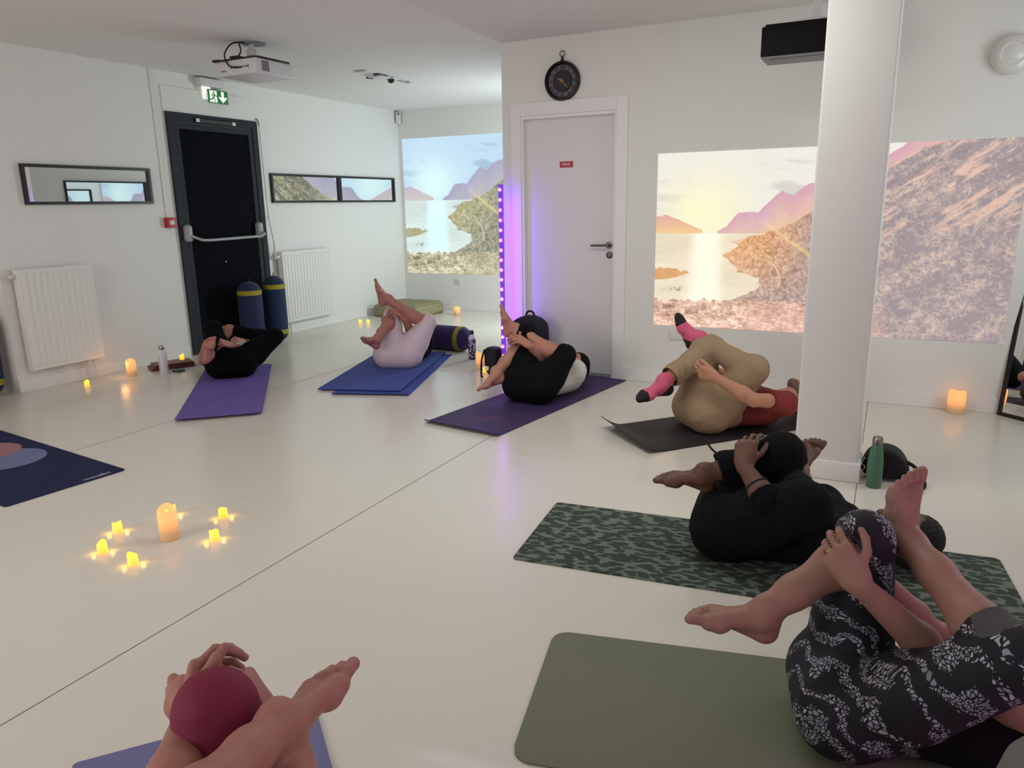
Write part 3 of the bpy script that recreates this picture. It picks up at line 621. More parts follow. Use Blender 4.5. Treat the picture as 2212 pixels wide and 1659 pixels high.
# ------------------------------------------------------------------ mats
def yoga_mat(name, org, ang, wid, length, thick, m, label, cr=.03, curl=None, nl=90, nw=24, extra=None):
    """org: the corner at the foot end; +x runs along the mat, +y across it"""
    ss = np.concatenate([np.linspace(0, cr, 9) ** 1.0, np.linspace(cr, length - cr, nl)[1:-1], np.linspace(length - cr, length, 9)])
    tt = np.linspace(-1, 1, nw); S_, T_ = np.meshgrid(ss, tt, indexing='ij')
    e = np.minimum(S_, length - S_); hw_ = wid / 2 - cr + np.sqrt(np.clip(cr * cr - np.clip(cr - e, 0, cr) ** 2, 0, None))
    X = S_; Y = wid / 2 + T_ * hw_; Z = np.zeros_like(X) + .0006
    if curl is not None: Z = Z + curl(X, Y)
    top = np.stack([X, Y, Z + thick], -1).reshape(-1, 3); bot = np.stack([X, Y, Z], -1).reshape(-1, 3)
    co = np.vstack([top, bot]); n, k = S_.shape; N = n * k; F = []
    idx = lambda i, j: i * k + j
    for i in range(n - 1):
        for j in range(k - 1):
            a, b_, c, d = idx(i, j), idx(i + 1, j), idx(i + 1, j + 1), idx(i, j + 1)
            F.append((a, b_, c, d)); F.append((a + N, d + N, c + N, b_ + N))
    for i in range(n - 1):
        a, b_ = idx(i, 0), idx(i + 1, 0); F.append((a, a + N, b_ + N, b_)); a, b_ = idx(i, k - 1), idx(i + 1, k - 1); F.append((a, b_, b_ + N, a + N))
    for j in range(k - 1):
        a, b_ = idx(0, j), idx(0, j + 1); F.append((a, b_, b_ + N, a + N)); a, b_ = idx(n - 1, j), idx(n - 1, j + 1); F.append((a, a + N, b_ + N, b_))
    me = bpy.data.meshes.new(name); me.from_pydata(co.tolist(), [], F); me.update()
    me.polygons.foreach_set('use_smooth', [True] * len(me.polygons)); me.set_sharp_from_angle(angle=math.radians(50))
    o = link(name, me, m); o.location = (org[0], org[1], 0); o.rotation_euler = (0, 0, math.radians(ang)); tag(o, label, 'yoga mat', 'yoga mats on the floor'); return o
def fabric_mat(name, c, rough=.8, scale=300, bump=.15, var=.08): return mat(name, c, rough, bump=bump, scale=scale, var=var, spec=.25)
# sage green mat
yoga_mat('yoga_mat', (-.745, 1.425), 12.4, .60, 1.83, .006, fabric_mat('sage_foam', (114, 118, 98), .75, 220, .1, .05), 'plain sage green mat with rounded corners under the patterned leggings', cr=.055)
# leaf patterned green mat
lm = mat('leaf_print', (70, 84, 74), .8, spec=.2); tc = nd(lm, 'ShaderNodeTexCoord')
def leafy(rot, sc, seedoff):
    mp = nd(lm, 'ShaderNodeMapping'); mp.inputs['Rotation'].default_value = (0, 0, rot); mp.inputs['Scale'].default_value = (sc * .5, sc, 1); mp.inputs['Location'].default_value = (seedoff, seedoff * .7, 0)
    nz = nd(lm, 'ShaderNodeTexNoise'); nz.inputs['Scale'].default_value = 9; lk(lm, tc.outputs['Object'], nz.inputs['Vector'])
    ad = nd(lm, 'ShaderNodeMix', data_type='VECTOR'); ad.inputs[0].default_value = .025; lk(lm, tc.outputs['Object'], ad.inputs[4]); lk(lm, nz.outputs['Color'], ad.inputs[5])
    lk(lm, ad.outputs[1], mp.inputs[0]); v = nd(lm, 'ShaderNodeTexVoronoi'); v.inputs['Scale'].default_value = 1; v.voronoi_dimensions = '2D'; lk(lm, mp.outputs[0], v.inputs['Vector'])
    return math_(lm, 'LESS_THAN', v.outputs['Distance'], .30)
f = math_(lm, 'MAXIMUM', leafy(.6, 30, 3), math_(lm, 'MAXIMUM', leafy(-.7, 27, 11), leafy(1.8, 33, 21)))
nz = nd(lm, 'ShaderNodeTexNoise'); nz.inputs['Scale'].default_value = 120; nz.inputs['Detail'].default_value = 3; lk(lm, tc.outputs['Object'], nz.inputs['Vector'])
c = mixc(lm, f, (112, 122, 108), (46, 60, 52)); c = mixc(lm, math_(lm, 'MULTIPLY', nz.outputs['Fac'], .5), c, (74, 86, 76)); lk(lm, c, bs(lm).inputs['Base Color'])
yoga_mat('yoga_mat', (-1.232, 2.415), 6.0, .60, 1.79, .006, lm, 'dark green leaf patterned mat under the person in black beside the pillar', cr=.02)
# charcoal mat with its corner curling up
dm = fabric_mat('charcoal_rubber', (40, 37, 38), .6, 200, .1, .1)
u4 = math.radians(43)
def curl4(X, Y): return .085 * np.clip((.16 - X) / .16, 0, 1) ** 1.6 * (.25 + .75 * np.clip(Y / .6, 0, 1)) 
yoga_mat('yoga_mat', (-1.105, 3.865), 49, .56, 1.45, .005, dm, 'charcoal mat with a curled corner under the man in khaki trousers', cr=.02, curl=curl4)
# dark purple mat with fine copper line drawing
pm = mat('purple_rubber', (58, 44, 84), .6, bump=.08, scale=250, spec=.35); tc = nd(pm, 'ShaderNodeTexCoord')
n_ = nd(pm, 'ShaderNodeTexNoise'); n_.inputs['Scale'].default_value = 5.5; n_.inputs['Detail'].default_value = 1.5; n_.inputs['Distortion'].default_value = 1.2; lk(pm, tc.outputs['Object'], n_.inputs['Vector'])
ln = math_(pm, 'LESS_THAN', math_(pm, 'ABSOLUTE', math_(pm, 'SUBTRACT', math_(pm, 'FRACT', math_(pm, 'MULTIPLY', n_.outputs['Fac'], 5)), .5)), .045)
n3 = nd(pm, 'ShaderNodeTexNoise'); n3.inputs['Scale'].default_value = 3; lk(pm, tc.outputs['Object'], n3.inputs['Vector'])
ln = math_(pm, 'MULTIPLY', ln, math_(pm, 'MULTIPLY', math_(pm, 'GREATER_THAN', n3.outputs['Fac'], .5), .45)); lk(pm, mixc(pm, ln, (58, 46, 86), (140, 70, 90)), bs(pm).inputs['Base Color'])
yoga_mat('yoga_mat', (-2.03, 3.80), 81.5, .585, 1.74, .006, pm, 'dark purple mat with fine line drawing, in front of the white door', cr=.012, curl=lambda X, Y: .02 * np.clip((.05 - X) / .05, 0, 1) ** 1.5)
# blue mat with blue towel over it
bmz = fabric_mat('blue_rubber', (44, 66, 142), .5, 200, .05, .05)
yoga_mat('yoga_mat', (-3.10, 4.43), 109, .60, 1.55, .006, bmz, 'blue mat under the blue towel of the person in white leggings', cr=.01, curl=lambda X, Y: .012 * np.clip((.05 - X) / .05, 0, 1))
tw = mat('blue_towel', (42, 62, 140), .9, bump=.3, scale=30, bscale=14, var=.08, sheen=.05)
t = yoga_mat('towel', (-3.22, 4.50), 108.2, .66, 1.50, .006, tw, 'blue towel with small creases spread over the blue mat', cr=.006, nl=120, nw=50, curl=lambda X, Y: .008 + .004 * (vnoise(X * 9, Y * 14, 4, 3)) + .006 * np.clip((X - 1.3) / .2, 0, 1) * np.sin(Y * 30) ** 2)
t['category'] = 'towel'; del t['group']
# lilac ribbed mat
rm = mat('lilac_foam', (104, 84, 158), .7, spec=.3); tc = nd(rm, 'ShaderNodeTexCoord'); wv = nd(rm, 'ShaderNodeTexWave', bands_direction='Y'); wv.inputs['Scale'].default_value = 34; wv.inputs['Distortion'].default_value = .6; lk(rm, tc.outputs['Object'], wv.inputs['Vector'])
bp = nd(rm, 'ShaderNodeBump'); bp.inputs['Strength'].default_value = .45; bp.inputs['Distance'].default_value = .004; lk(rm, wv.outputs['Fac'], bp.inputs['Height']); lk(rm, bp.outputs[0], bs(rm).inputs['Normal'])
lk(rm, mixc(rm, wv.outputs['Fac'], (98, 78, 150), (112, 92, 168)), bs(rm).inputs['Base Color'])
yoga_mat('yoga_mat', (-3.735, 3.60), 131.8, .555, 1.74, .012, rm, 'purple ribbed mat under the person by the black exit door', cr=.05, curl=lambda X, Y: .018 * np.clip((.1 - X) / .1, 0, 1) ** 1.5)
# dark blue mat with printed moons
nm = mat('navy_print', (28, 36, 70), .85, spec=.2); tc = nd(nm, 'ShaderNodeTexCoord')
nz = nd(nm, 'ShaderNodeTexNoise'); nz.inputs['Scale'].default_value = 5; nz.inputs['Detail'].default_value = 5; lk(nm, tc.outputs['Object'], nz.inputs['Vector'])
base = mixc(nm, nz.outputs['Fac'], (20, 28, 62), (42, 46, 78))
def disc(cx, cy, r):
    d = nd(nm, 'ShaderNodeVectorMath', operation='DISTANCE'); lk(nm, tc.outputs['Object'], d.inputs[0]); d.inputs[1].default_value = (cx, cy, .005); return math_(nm, 'LESS_THAN', d.outputs['Value'], r)
c1 = mixc(nm, disc(.77, .26, .20), base, mixc(nm, nz.outputs['Fac'], (92, 100, 142), (124, 130, 162))); c2 = mixc(nm, disc(1.02, .27, .187), c1, mixc(nm, nz.outputs['Fac'], (140, 98, 110), (168, 126, 126))); lk(nm, c2, bs(nm).inputs['Base Color'])
nv = yoga_mat('yoga_mat', (-3.61, 2.475), 173.5, .60, 1.80, .004, nm, 'dark blue mat with printed pink and pale blue circles at the left edge', cr=.02)
nx = math.radians(173.5); 
text_mesh('printed_logo', 'yogamoon', .034, (-3.61 + math.cos(nx) * .03 - math.sin(nx) * .14, 2.475 + math.sin(nx) * .03 + math.cos(nx) * .14, .0052), (0, 0, nx + math.pi / 2), M['whitetext'], nv, ext=.0001)
# lavender mat at bottom left
yoga_mat('yoga_mat', (-1.742, .935), -39.7, .60, 1.80, .006, fabric_mat('lavender_foam', (112, 112, 150), .75, 220, .08, .04), 'pale lavender mat under the raised foot in the bottom left corner', cr=.012)

# ------------------------------------------------------------------ bolsters, cushions, bags
blue = mat('blue_velvet', (3, 26, 66), .8, bump=.1, scale=200, sheen=.08); gold = mat('gold_brocade', (150, 140, 30), .5, .3, bump=.6, scale=150, var=.5)
purp = mat('purple_velvet', (36, 10, 76), .8, bump=.1, scale=200, sheen=.08)
def bolster(r, L, m, label, loc, rot, bands=(.11, -.11)):
    o = empty('bolster', loc); tag(o, label, 'bolster', 'yoga bolsters'); o.rotation_euler = rot
    pr = [(r * .15, 0), (r * .45, .012), (r * .75, .035), (r * .93, .07), (r, .11)] + [(r * 1.01, L * k) for k in (.3, .5, .7)] + [(r, L - .11), (r * .93, L - .07), (r * .75, L - .035), (r * .45, L - .012), (r * .15, L)]
    B().lathe(pr, seg=40).done('cover', m, o, smooth=True, local=True)
    for bz in bands:
        z = bz if bz > 0 else L + bz
        B().lathe([(r * .95, z - .024), (r * 1.018, z - .023), (r * 1.022, z), (r * 1.018, z + .023), (r * .95, z + .024)], seg=40).done('brocade_band', gold, o, smooth=True, local=True)
    B().tube([(0, 0, L - .002), (.01, 0, L + .015), (0, .005, L + .03)], .004).done('drawstring', M['black'], o, smooth=True, local=True)
    return o
bolster(.118, .66, blue, 'dark blue bolster standing against the black door, behind the person in black', (-5.73, 5.52, .005), (0, 0, 0))
bolster(.112, .69, blue, 'blue bolster standing between the black door and the radiator', (-5.70, 5.83, .005), (0, 0, 0))
bolster(.115, .66, blue, 'dark blue bolster standing at the left edge before the recess', (-6.09, 3.15, .005), (0, 0, 0))
bolster(.105, .5, purp, 'round purple bolster lying at the left edge of the frame', (-5.98, 2.84, .108), (math.radians(90), 0, math.radians(70)), bands=(.06,))
a_ = math.atan2(.15, .62)
bolster(.118, .66, purp, 'purple bolster lying behind the person in white leggings', (-4.17, 6.14, .120), (0, math.radians(90), math.radians(-4)))
bolster(.13, .51, mat('grey_felt', (104, 104, 98), .9, bump=.2, scale=150), 'grey rounded bolster end at the very bottom right corner', (.37, 1.315, .005), (0, 0, 0), bands=())
# beige tufted floor cushion
fc = mat('beige_ticking', (146, 138, 108), .85, spec=.2); tc = nd(fc, 'ShaderNodeTexCoord'); wv = nd(fc, 'ShaderNodeTexWave', bands_direction='X'); wv.inputs['Scale'].default_value = 9; lk(fc, tc.outputs['Object'], wv.inputs['Vector'])
nz = nd(fc, 'ShaderNodeTexNoise'); nz.inputs['Scale'].default_value = 25; lk(fc, tc.outputs['Object'], nz.inputs['Vector'])
lk(fc, mixc(fc, math_(fc, 'MULTIPLY', math_(fc, 'LESS_THAN', wv.outputs['Fac'], .12), .6), mixc(fc, nz.outputs['Fac'], (132, 126, 96), (164, 156, 124)), (84, 80, 58)), bs(fc).inputs['Base Color'])
def cushion_mesh(name, cx, cy, sx, sy, h, m, rz, amp=.012):
    n = 41; bm = bmesh.new(); g = np.linspace(-1, 1, n)
    def ht(a, b): 
        e = (1 - abs(a) ** 14) * (1 - abs(b) ** 14); return h * (.86 + .14 * e ** .5) - amp * (math.cos(a * 3 * math.pi) * math.cos(b * 3 * math.pi) > .93) * 1.0 + amp * .6 * abs(math.sin(a * 3 * math.pi)) * abs(math.sin(b * 3 * math.pi))
    top = [[bm.verts.new((a * sx / 2, b * sy / 2, ht(a, b))) for b in g] for a in g]
    for i in range(n - 1):
        for j in range(n - 1): bm.faces.new((top[i][j], top[i + 1][j], top[i + 1][j + 1], top[i][j + 1]))
    ring = [top[i][0] for i in range(n)] + [top[n - 1][j] for j in range(1, n)] + [top[i][n - 1] for i in range(n - 2, -1, -1)] + [top[0][j] for j in range(n - 2, 0, -1)]
    prev = ring; zs = ((1.02, .66), (1.0, .5), (1.02, .3), (1.0, .02))
    for k, (s, z) in enumerate(zs):
        cur = [bm.verts.new((v.co.x * s, v.co.y * s, h * z)) for v in ring]
        for i in range(len(ring)): bm.faces.new((prev[i], cur[i], cur[(i + 1) % len(ring)], prev[(i + 1) % len(ring)]))
        prev = cur
    bm.faces.new(prev); me = bpy.data.meshes.new(name); bmesh.ops.recalc_face_normals(bm, faces=bm.faces); bm.to_mesh(me); bm.free(); me.polygons.foreach_set('use_smooth', [True] * len(me.polygons))
    o = link(name, me, m); o.location = (cx, cy, 0); o.rotation_euler = (0, 0, rz); return o
tag(cushion_mesh('floor_cushion', -5.53, 8.02, 0.64, .64, .16, fc, 0), 'beige tufted floor cushion in the far left corner', 'floor cushion')

# burgundy folded blanket, with a small green case
bb = mat('burgundy_wool', (84, 18, 26), .9, bump=.4, scale=120, sheen=.3)
bl = empty('folded_blanket', (-5.68, 4.50, 0)); tag(bl, 'folded burgundy blanket on the floor by the wall, behind the white bottle', 'blanket')
def fold(zc, th, L, Wd, sh):
    b = B(); n = 14; P = []
    for i in range(n + 1):
        a = math.pi / 2 + math.pi * i / n; P.append((-L / 2 + th * math.cos(a) + sh, zc + th * math.sin(a)))
    for i in range(n + 1):
        a = -math.pi / 2 + math.pi * i / n; P.append((L / 2 + th * math.cos(a) + sh, zc + th * math.sin(a)))
    mt = Matrix.Translation((-5.68, 4.47, 0)) @ Matrix.Rotation(math.radians(62), 4, 'Z')
    return b.poly([mt @ Vector((x, -Wd / 2, z)) for x, z in P], mt.to_3x3() @ Vector((0, Wd, 0)))
for zc, th, L, sh in ((.013, .012, .34, 0), (.037, .012, .31, .012)):
    o = fold(zc, th, L, .20, sh).done('fold', bb, bl, smooth=True); md = o.modifiers.new('r', 'BEVEL'); md.width = .008; md.segments = 3; md.limit_method = 'ANGLE'
gc = B().box((-5.50, 4.33, .0006), (-5.42, 4.40, .018), bev=.003, mat3=None).done('small_case', mat('dark_green_case', (40, 70, 56), .5), None); tag(gc, 'small dark green case on the floor right of the white bottle', 'case')

# bags
navy = mat('navy_nylon', (22, 26, 42), .7, bump=.15, scale=160, spec=.3); blk = mat('black_nylon', (14, 14, 17), .65, bump=.2, scale=120, spec=.35)
bg = empty('backpack', (-2.58, 5.35, 0)); tag(bg, 'dark navy backpack leaning against the white door behind the crossed knees', 'backpack')
def shell(name, prof, m, parent, y0, y1, cx, nb=3):
    """outline in x-z bulging along y"""
    bm = bmesh.new(); rings = []; cz = sum(p[1] for p in prof) / len(prof)
    for k, (f, s) in enumerate(((0, .86), (.12, .97), (.5, 1.0), (.88, .95), (1, .80))):
        rings.append([bm.verts.new((cx + x * s, y0 + (y1 - y0) * f, cz + (z - cz) * s if z > .02 else z + (.004 if s < .9 else 0))) for x, z in prof])
    for a, b_ in zip(rings, rings[1:]):
        for i in range(len(prof)): bm.faces.new((a[i], a[(i + 1) % len(prof)], b_[(i + 1) % len(prof)], b_[i]))
    bm.faces.new(rings[0]); bm.faces.new(rings[-1]); bmesh.ops.recalc_face_normals(bm, faces=bm.faces); me = bpy.data.meshes.new(name); bm.to_mesh(me); bm.free()
    me.polygons.foreach_set('use_smooth', [True] * len(me.polygons)); o = link(name, me, m); o.parent = parent
    if parent: bpy.context.view_layer.update(); o.matrix_parent_inverse = parent.matrix_world.inverted()
    md = o.modifiers.new('s', 'SUBSURF'); md.levels = 2; md.render_levels = 2; return o
arc = lambda w_, h_, n=12: [(w_ * math.cos(a), h_ - w_ * .75 + w_ * .75 * math.sin(a)) for a in np.linspace(0, math.pi, n)]
shell('main_bag', [(-.155, .01), (.155, .01)] + arc(.155, .50), navy, bg, 5.31, 5.50, -2.56)
shell('front_pocket', [(-.11, .04), (.11, .04)] + arc(.11, .25), navy, bg, 5.265, 5.33, -2.56)
B().tube(curve_pts([(-2.60, 5.42, .49), (-2.58, 5.42, .525), (-2.54, 5.42, .525), (-2.52, 5.42, .49)]), .008).done('carry_handle', blk, bg, smooth=True)
for sx_ in (-1, 1): B().tube(curve_pts([(-2.56 + .03 * sx_, 5.305, .46), (-2.56 + .075 * sx_, 5.28, .40), (-2.56 + .10 * sx_, 5.29, .25), (-2.56 + .11 * sx_, 5.31, .08)]), .014).done('shoulder_strap', navy, bg, smooth=True)
hb = empty('handbag', (-2.86, 5.28, 0)); tag(hb, 'small black bag standing at the foot of the purple light bar', 'bag')
shell('main_bag', [(-.06, .008), (.06, .008), (.062, .22), (.05, .25), (-.05, .25), (-.062, .22)], blk, hb, 5.20, 5.33, -2.825)
B().tube(curve_pts([(-2.87, 5.2, .23), (-2.893, 5.19, .14), (-2.90, 5.19, .02), (-2.885, 5.18, .008)]), .008).done('strap', blk, hb, smooth=True)
B().box((-2.87, 5.196, .06), (-2.835, 5.199, .095)).done('label_patch', M['whitetext'], hb)
pbg = empty('waist_bag', (.09, 4.03, 0)); tag(pbg, 'black rounded bag with strap lying behind the green bottle', 'bag')
shell('main_bag', [(-.12, .008), (.10, .008), (.105, .06), (.08, .12), (.03, .165), (-.05, .17), (-.105, .13), (-.125, .06)], blk, pbg, 3.93, 4.09, .085)
B().tube(curve_pts([(.17, 3.98, .10), (.205, 3.96, .085), (.24, 3.93, .05), (.25, 3.90, .01), (.21, 3.88, .008), (.16, 3.92, .02)]), .009).done('strap', blk, pbg, smooth=True)
B().tube(curve_pts([(-.02, 3.915, .12), (-.03, 3.912, .09), (-.015, 3.912, .07), (-.028, 3.915, .045)]), .0015, 6).done('white_cord', M['whitetext'], pbg, smooth=True)

# leaning floor mirror across the right corner
lm_ = empty('floor_mirror', (.93, 5.34, 0)); tag(lm_, 'tall black framed mirror leaning by the wall at the right edge', 'mirror')
a0 = Vector((.722, 5.535, 0)); e1 = Vector((.76, -.65, 0)).normalized(); nrm = Vector((-e1.y * -1, e1.x * -1, 0)); nrm = Vector((-.65, -.76, 0)).normalized()
tilt = math.radians(5); upv = (Vector((0, 0, 1)) * math.cos(tilt) - nrm * math.sin(tilt)).normalized(); dep = upv.cross(e1).normalized()
if dep.dot(nrm) < 0: dep = -dep
mt = Matrix(((e1.x, dep.x, upv.x, a0.x), (e1.y, dep.y, upv.y, a0.y), (e1.z, dep.z, upv.z, a0.z), (0, 0, 0, 1)))
mw_, mh_ = .42, 1.60
b = B()
for lo, hi in (((0, 0, 0), (mw_, .02, .022)), ((0, 0, mh_ - .022), (mw_, .02, mh_)), ((0, 0, .022), (.022, .02, mh_ - .022)), ((mw_ - .022, 0, .022), (mw_, .02, mh_ - .022))): b.box(lo, hi, mat3=mt)
b.done('frame', M['frame_b'], lm_)
B().box((.022, .004, .022), (mw_ - .022, .012, mh_ - .022), mat3=mt).done('mirror_glass', M['mirror'], lm_)
# added pink fill light by the right wall, outside the frame; no bar modelled
pink_fill = area('fill_pink', (1.35, 1.30, .8), (.3, 1.7, .4), .05, 1.1, 3.5, (1.0, .12, .75))
# ------------------------------------------------------------------ people
Zv = np.array([0, 0, 1.0])
def nrm_(v): v = np.asarray(v, float); return v / (np.linalg.norm(v) + 1e-12)
def orth(v, d): return nrm_(np.asarray(v, float) - np.dot(v, d) * np.asarray(d))
class Fld:
    """signed distance grid, meshed with surface nets"""
    def __init__(s, lo, hi, h):
        s.lo = np.array(lo, float); s.h = h; s.n = np.ceil((np.array(hi) - s.lo) / h).astype(int) + 1
        s.ax = [s.lo[i] + h * np.arange(s.n[i]) for i in range(3)]; s.D = np.full(tuple(s.n), 9.0, np.float32)
    def _sl(s, lo, hi):
        a = np.clip(np.floor((lo - s.lo) / s.h).astype(int), 0, s.n - 1); b = np.clip(np.ceil((hi - s.lo) / s.h).astype(int) + 1, 1, s.n); return a, b
    def grp(s, prims, k=.02, mk=.012, cuts=(), sub=False):
        if not prims: return
        mg = max(k, mk) + 3 * s.h
        L = np.min([np.minimum(p[0], p[1]) - max(p[2], p[3]) for p in prims], 0) - mg; Hh = np.max([np.maximum(p[0], p[1]) + max(p[2], p[3]) for p in prims], 0) + mg
        a, b = s._sl(L, Hh)
        if np.any(b <= a): return
        G = np.full(tuple(b - a), 9.0, np.float32)
        for p in prims:
            A_, B_, r1, r2 = np.array(p[0], float), np.array(p[1], float), p[2], p[3]; sq = p[4] if len(p) > 4 else None
            R = max(r1, r2); pa, pb = s._sl(np.minimum(A_, B_) - R - mg, np.maximum(A_, B_) + R + mg); pa = np.maximum(pa, a); pb = np.minimum(pb, b)
            if np.any(pb <= pa): continue
            x = s.ax[0][pa[0]:pb[0]][:, None, None] - A_[0]; y = s.ax[1][pa[1]:pb[1]][None, :, None] - A_[1]; z = s.ax[2][pa[2]:pb[2]][None, None, :] - A_[2]
            d = B_ - A_; dd = float(d @ d)
            t = np.clip((x * d[0] + y * d[1] + z * d[2]) / dd, 0, 1) if dd > 1e-10 else 0.0 * (x + y + z)
            vx, vy, vz = x - t * d[0], y - t * d[1], z - t * d[2]
            if sq is not None:
                nx_, sc = nrm_(sq[0]), sq[1]; dn = (vx * nx_[0] + vy * nx_[1] + vz * nx_[2]) * (1 / sc - 1)
                vx, vy, vz = vx + dn * nx_[0], vy + dn * nx_[1], vz + dn * nx_[2]
            dist = (np.sqrt(vx * vx + vy * vy + vz * vz) - (r1 + t * (r2 - r1))).astype(np.float32)
            if sq is not None: dist *= (.5 + .5 * sq[1])
            v = G[tuple(slice(pa[i] - a[i], pb[i] - a[i]) for i in range(3))]
            h_ = np.maximum(k - np.abs(v - dist), 0) / k; v[...] = np.minimum(v, dist) - h_ * h_ * k * .25
        for c, n in cuts:
            n = nrm_(n); c = np.array(c, float)
            pl = (s.ax[0][a[0]:b[0]][:, None, None] - c[0]) * n[0] + (s.ax[1][a[1]:b[1]][None, :, None] - c[1]) * n[1] + (s.ax[2][a[2]:b[2]][None, None, :] - c[2]) * n[2]
            G = np.maximum(G, pl.astype(np.float32))
        v = s.D[a[0]:b[0], a[1]:b[1], a[2]:b[2]]
        if sub: v[...] = np.maximum(v, -G); return
        h_ = np.maximum(mk - np.abs(v - G), 0) / mk; v[...] = np.minimum(v, G) - h_ * h_ * mk * .25
    def floor(s, z):
        pl = z - s.ax[2]; s.D = np.maximum(s.D, pl[None, None, :].astype(np.float32))
    def mesh(s, name, m, origin, folds=None, smooth=2):
        D = s.D; D[0], D[-1], D[:, 0], D[:, -1], D[:, :, 0], D[:, :, -1] = [.01] * 6
        ins = D < 0; nx_, ny_, nz_ = D.shape
        cnt = np.zeros((nx_ - 1, ny_ - 1, nz_ - 1), np.int8)
        for i in (0, 1):
            for j in (0, 1):
                for k in (0, 1): cnt += ins[i:nx_ - 1 + i, j:ny_ - 1 + j, k:nz_ - 1 + k]
        act = (cnt > 0) & (cnt < 8); I = np.argwhere(act); idx = np.full(act.shape, -1, np.int32); idx[act] = np.arange(len(I))
        P = np.zeros((len(I), 3)); C_ = np.zeros(len(I))
        for ax in range(3):
            o1, o2 = [q for q in range(3) if q != ax]
            for u_ in (0, 1):
                for v_ in (0, 1):
                    a = I.copy(); a[:, o1] += u_; a[:, o2] += v_; b = a.copy(); b[:, ax] += 1
                    da = D[a[:, 0], a[:, 1], a[:, 2]]; db = D[b[:, 0], b[:, 1], b[:, 2]]; mk_ = (da < 0) != (db < 0)
                    t = np.where(mk_, da / np.where(mk_, da - db, 1), 0); q = a.astype(float); q[:, ax] += t
                    P[mk_] += q[mk_]; C_[mk_] += 1
        P = P / C_[:, None] * s.h + s.lo
        Q = []
        for ax in range(3):
            o1, o2 = (ax + 1) % 3, (ax + 2) % 3
            sl0 = [slice(None)] * 3; sl1 = [slice(None)] * 3; sl0[ax] = slice(0, -1); sl1[ax] = slice(1, None)
            cr = np.argwhere(ins[tuple(sl0)] != ins[tuple(sl1)]); cr = cr[(cr[:, o1] > 0) & (cr[:, o2] > 0) & (cr[:, o1] < D.shape[o1] - 1) & (cr[:, o2] < D.shape[o2] - 1)]
            fl = ins[cr[:, 0], cr[:, 1], cr[:, 2]]
            def cid(d1, d2):
                c = cr.copy(); c[:, o1] += d1; c[:, o2] += d2; return idx[c[:, 0], c[:, 1], c[:, 2]]
            q = np.stack([cid(-1, -1), cid(0, -1), cid(0, 0), cid(-1, 0)], 1); q = np.where(fl[:, None], q, q[:, ::-1]); Q.append(q)
        Q = np.vstack(Q); Q = Q[(Q >= 0).all(1)]
        E_ = np.vstack([Q[:, [0, 1]], Q[:, [1, 2]], Q[:, [2, 3]], Q[:, [3, 0]]])
        for _ in range(smooth):
            for f in (.5, -.52):
                S = np.zeros_like(P); n = np.zeros(len(P))
                for c in range(3): S[:, c] = np.bincount(E_[:, 0], P[E_[:, 1], c], len(P)) + np.bincount(E_[:, 1], P[E_[:, 0], c], len(P))
                n = np.bincount(E_[:, 0], minlength=len(P)) + np.bincount(E_[:, 1], minlength=len(P)); P = P + f * (S / np.maximum(n, 1)[:, None] - P)
        if folds is not None:
            N = np.zeros_like(P); fn = np.cross(P[Q[:, 2]] - P[Q[:, 0]], P[Q[:, 3]] - P[Q[:, 1]])
            for c in range(4):
                for x in range(3): N[:, x] += np.bincount(Q[:, c], fn[:, x], len(P))
            N /= np.linalg.norm(N, axis=1)[:, None] + 1e-9
            P = P + N * folds(P)[:, None]
        P -= origin
        me = bpy.data.meshes.new(name); me.vertices.add(len(P)); me.vertices.foreach_set('co', P.astype(np.float32).ravel())
        me.loops.add(Q.size); me.loops.foreach_set('vertex_index', Q.ravel().astype(np.int32)); me.polygons.add(len(Q)); me.polygons.foreach_set('loop_start', (np.arange(len(Q)) * 4).astype(np.int32))
        me.update(calc_edges=True); me.polygons.foreach_set('use_smooth', [True] * len(Q))
        o = bpy.data.objects.new(name, me); COL.objects.link(o); me.materials.append(m); return o

def wrinkle(amp, spots, freq=60, seed=0, base=.15):
    """cloth creases: ridged bands, strongest near the given joints"""
    rs = np.random.RandomState(seed)
    def f(P):
        w = np.full(len(P), base)
        for c, r in spots: w = np.maximum(w, np.exp(-np.sum((P - c) ** 2, 1) / (r * r)))
        o = np.zeros(len(P))
        for _ in range(4):
            d = nrm_(rs.randn(3)); d2 = nrm_(rs.randn(3)) ; ph = rs.rand() * 6
            o += (1 - np.abs(np.sin((P @ d) * freq * (.6 + .6 * rs.rand()) + 2.2 * np.sin((P @ d2) * freq * .35 + ph)))) ** 2 - .35
        return amp * w * o / 2.2
    return f

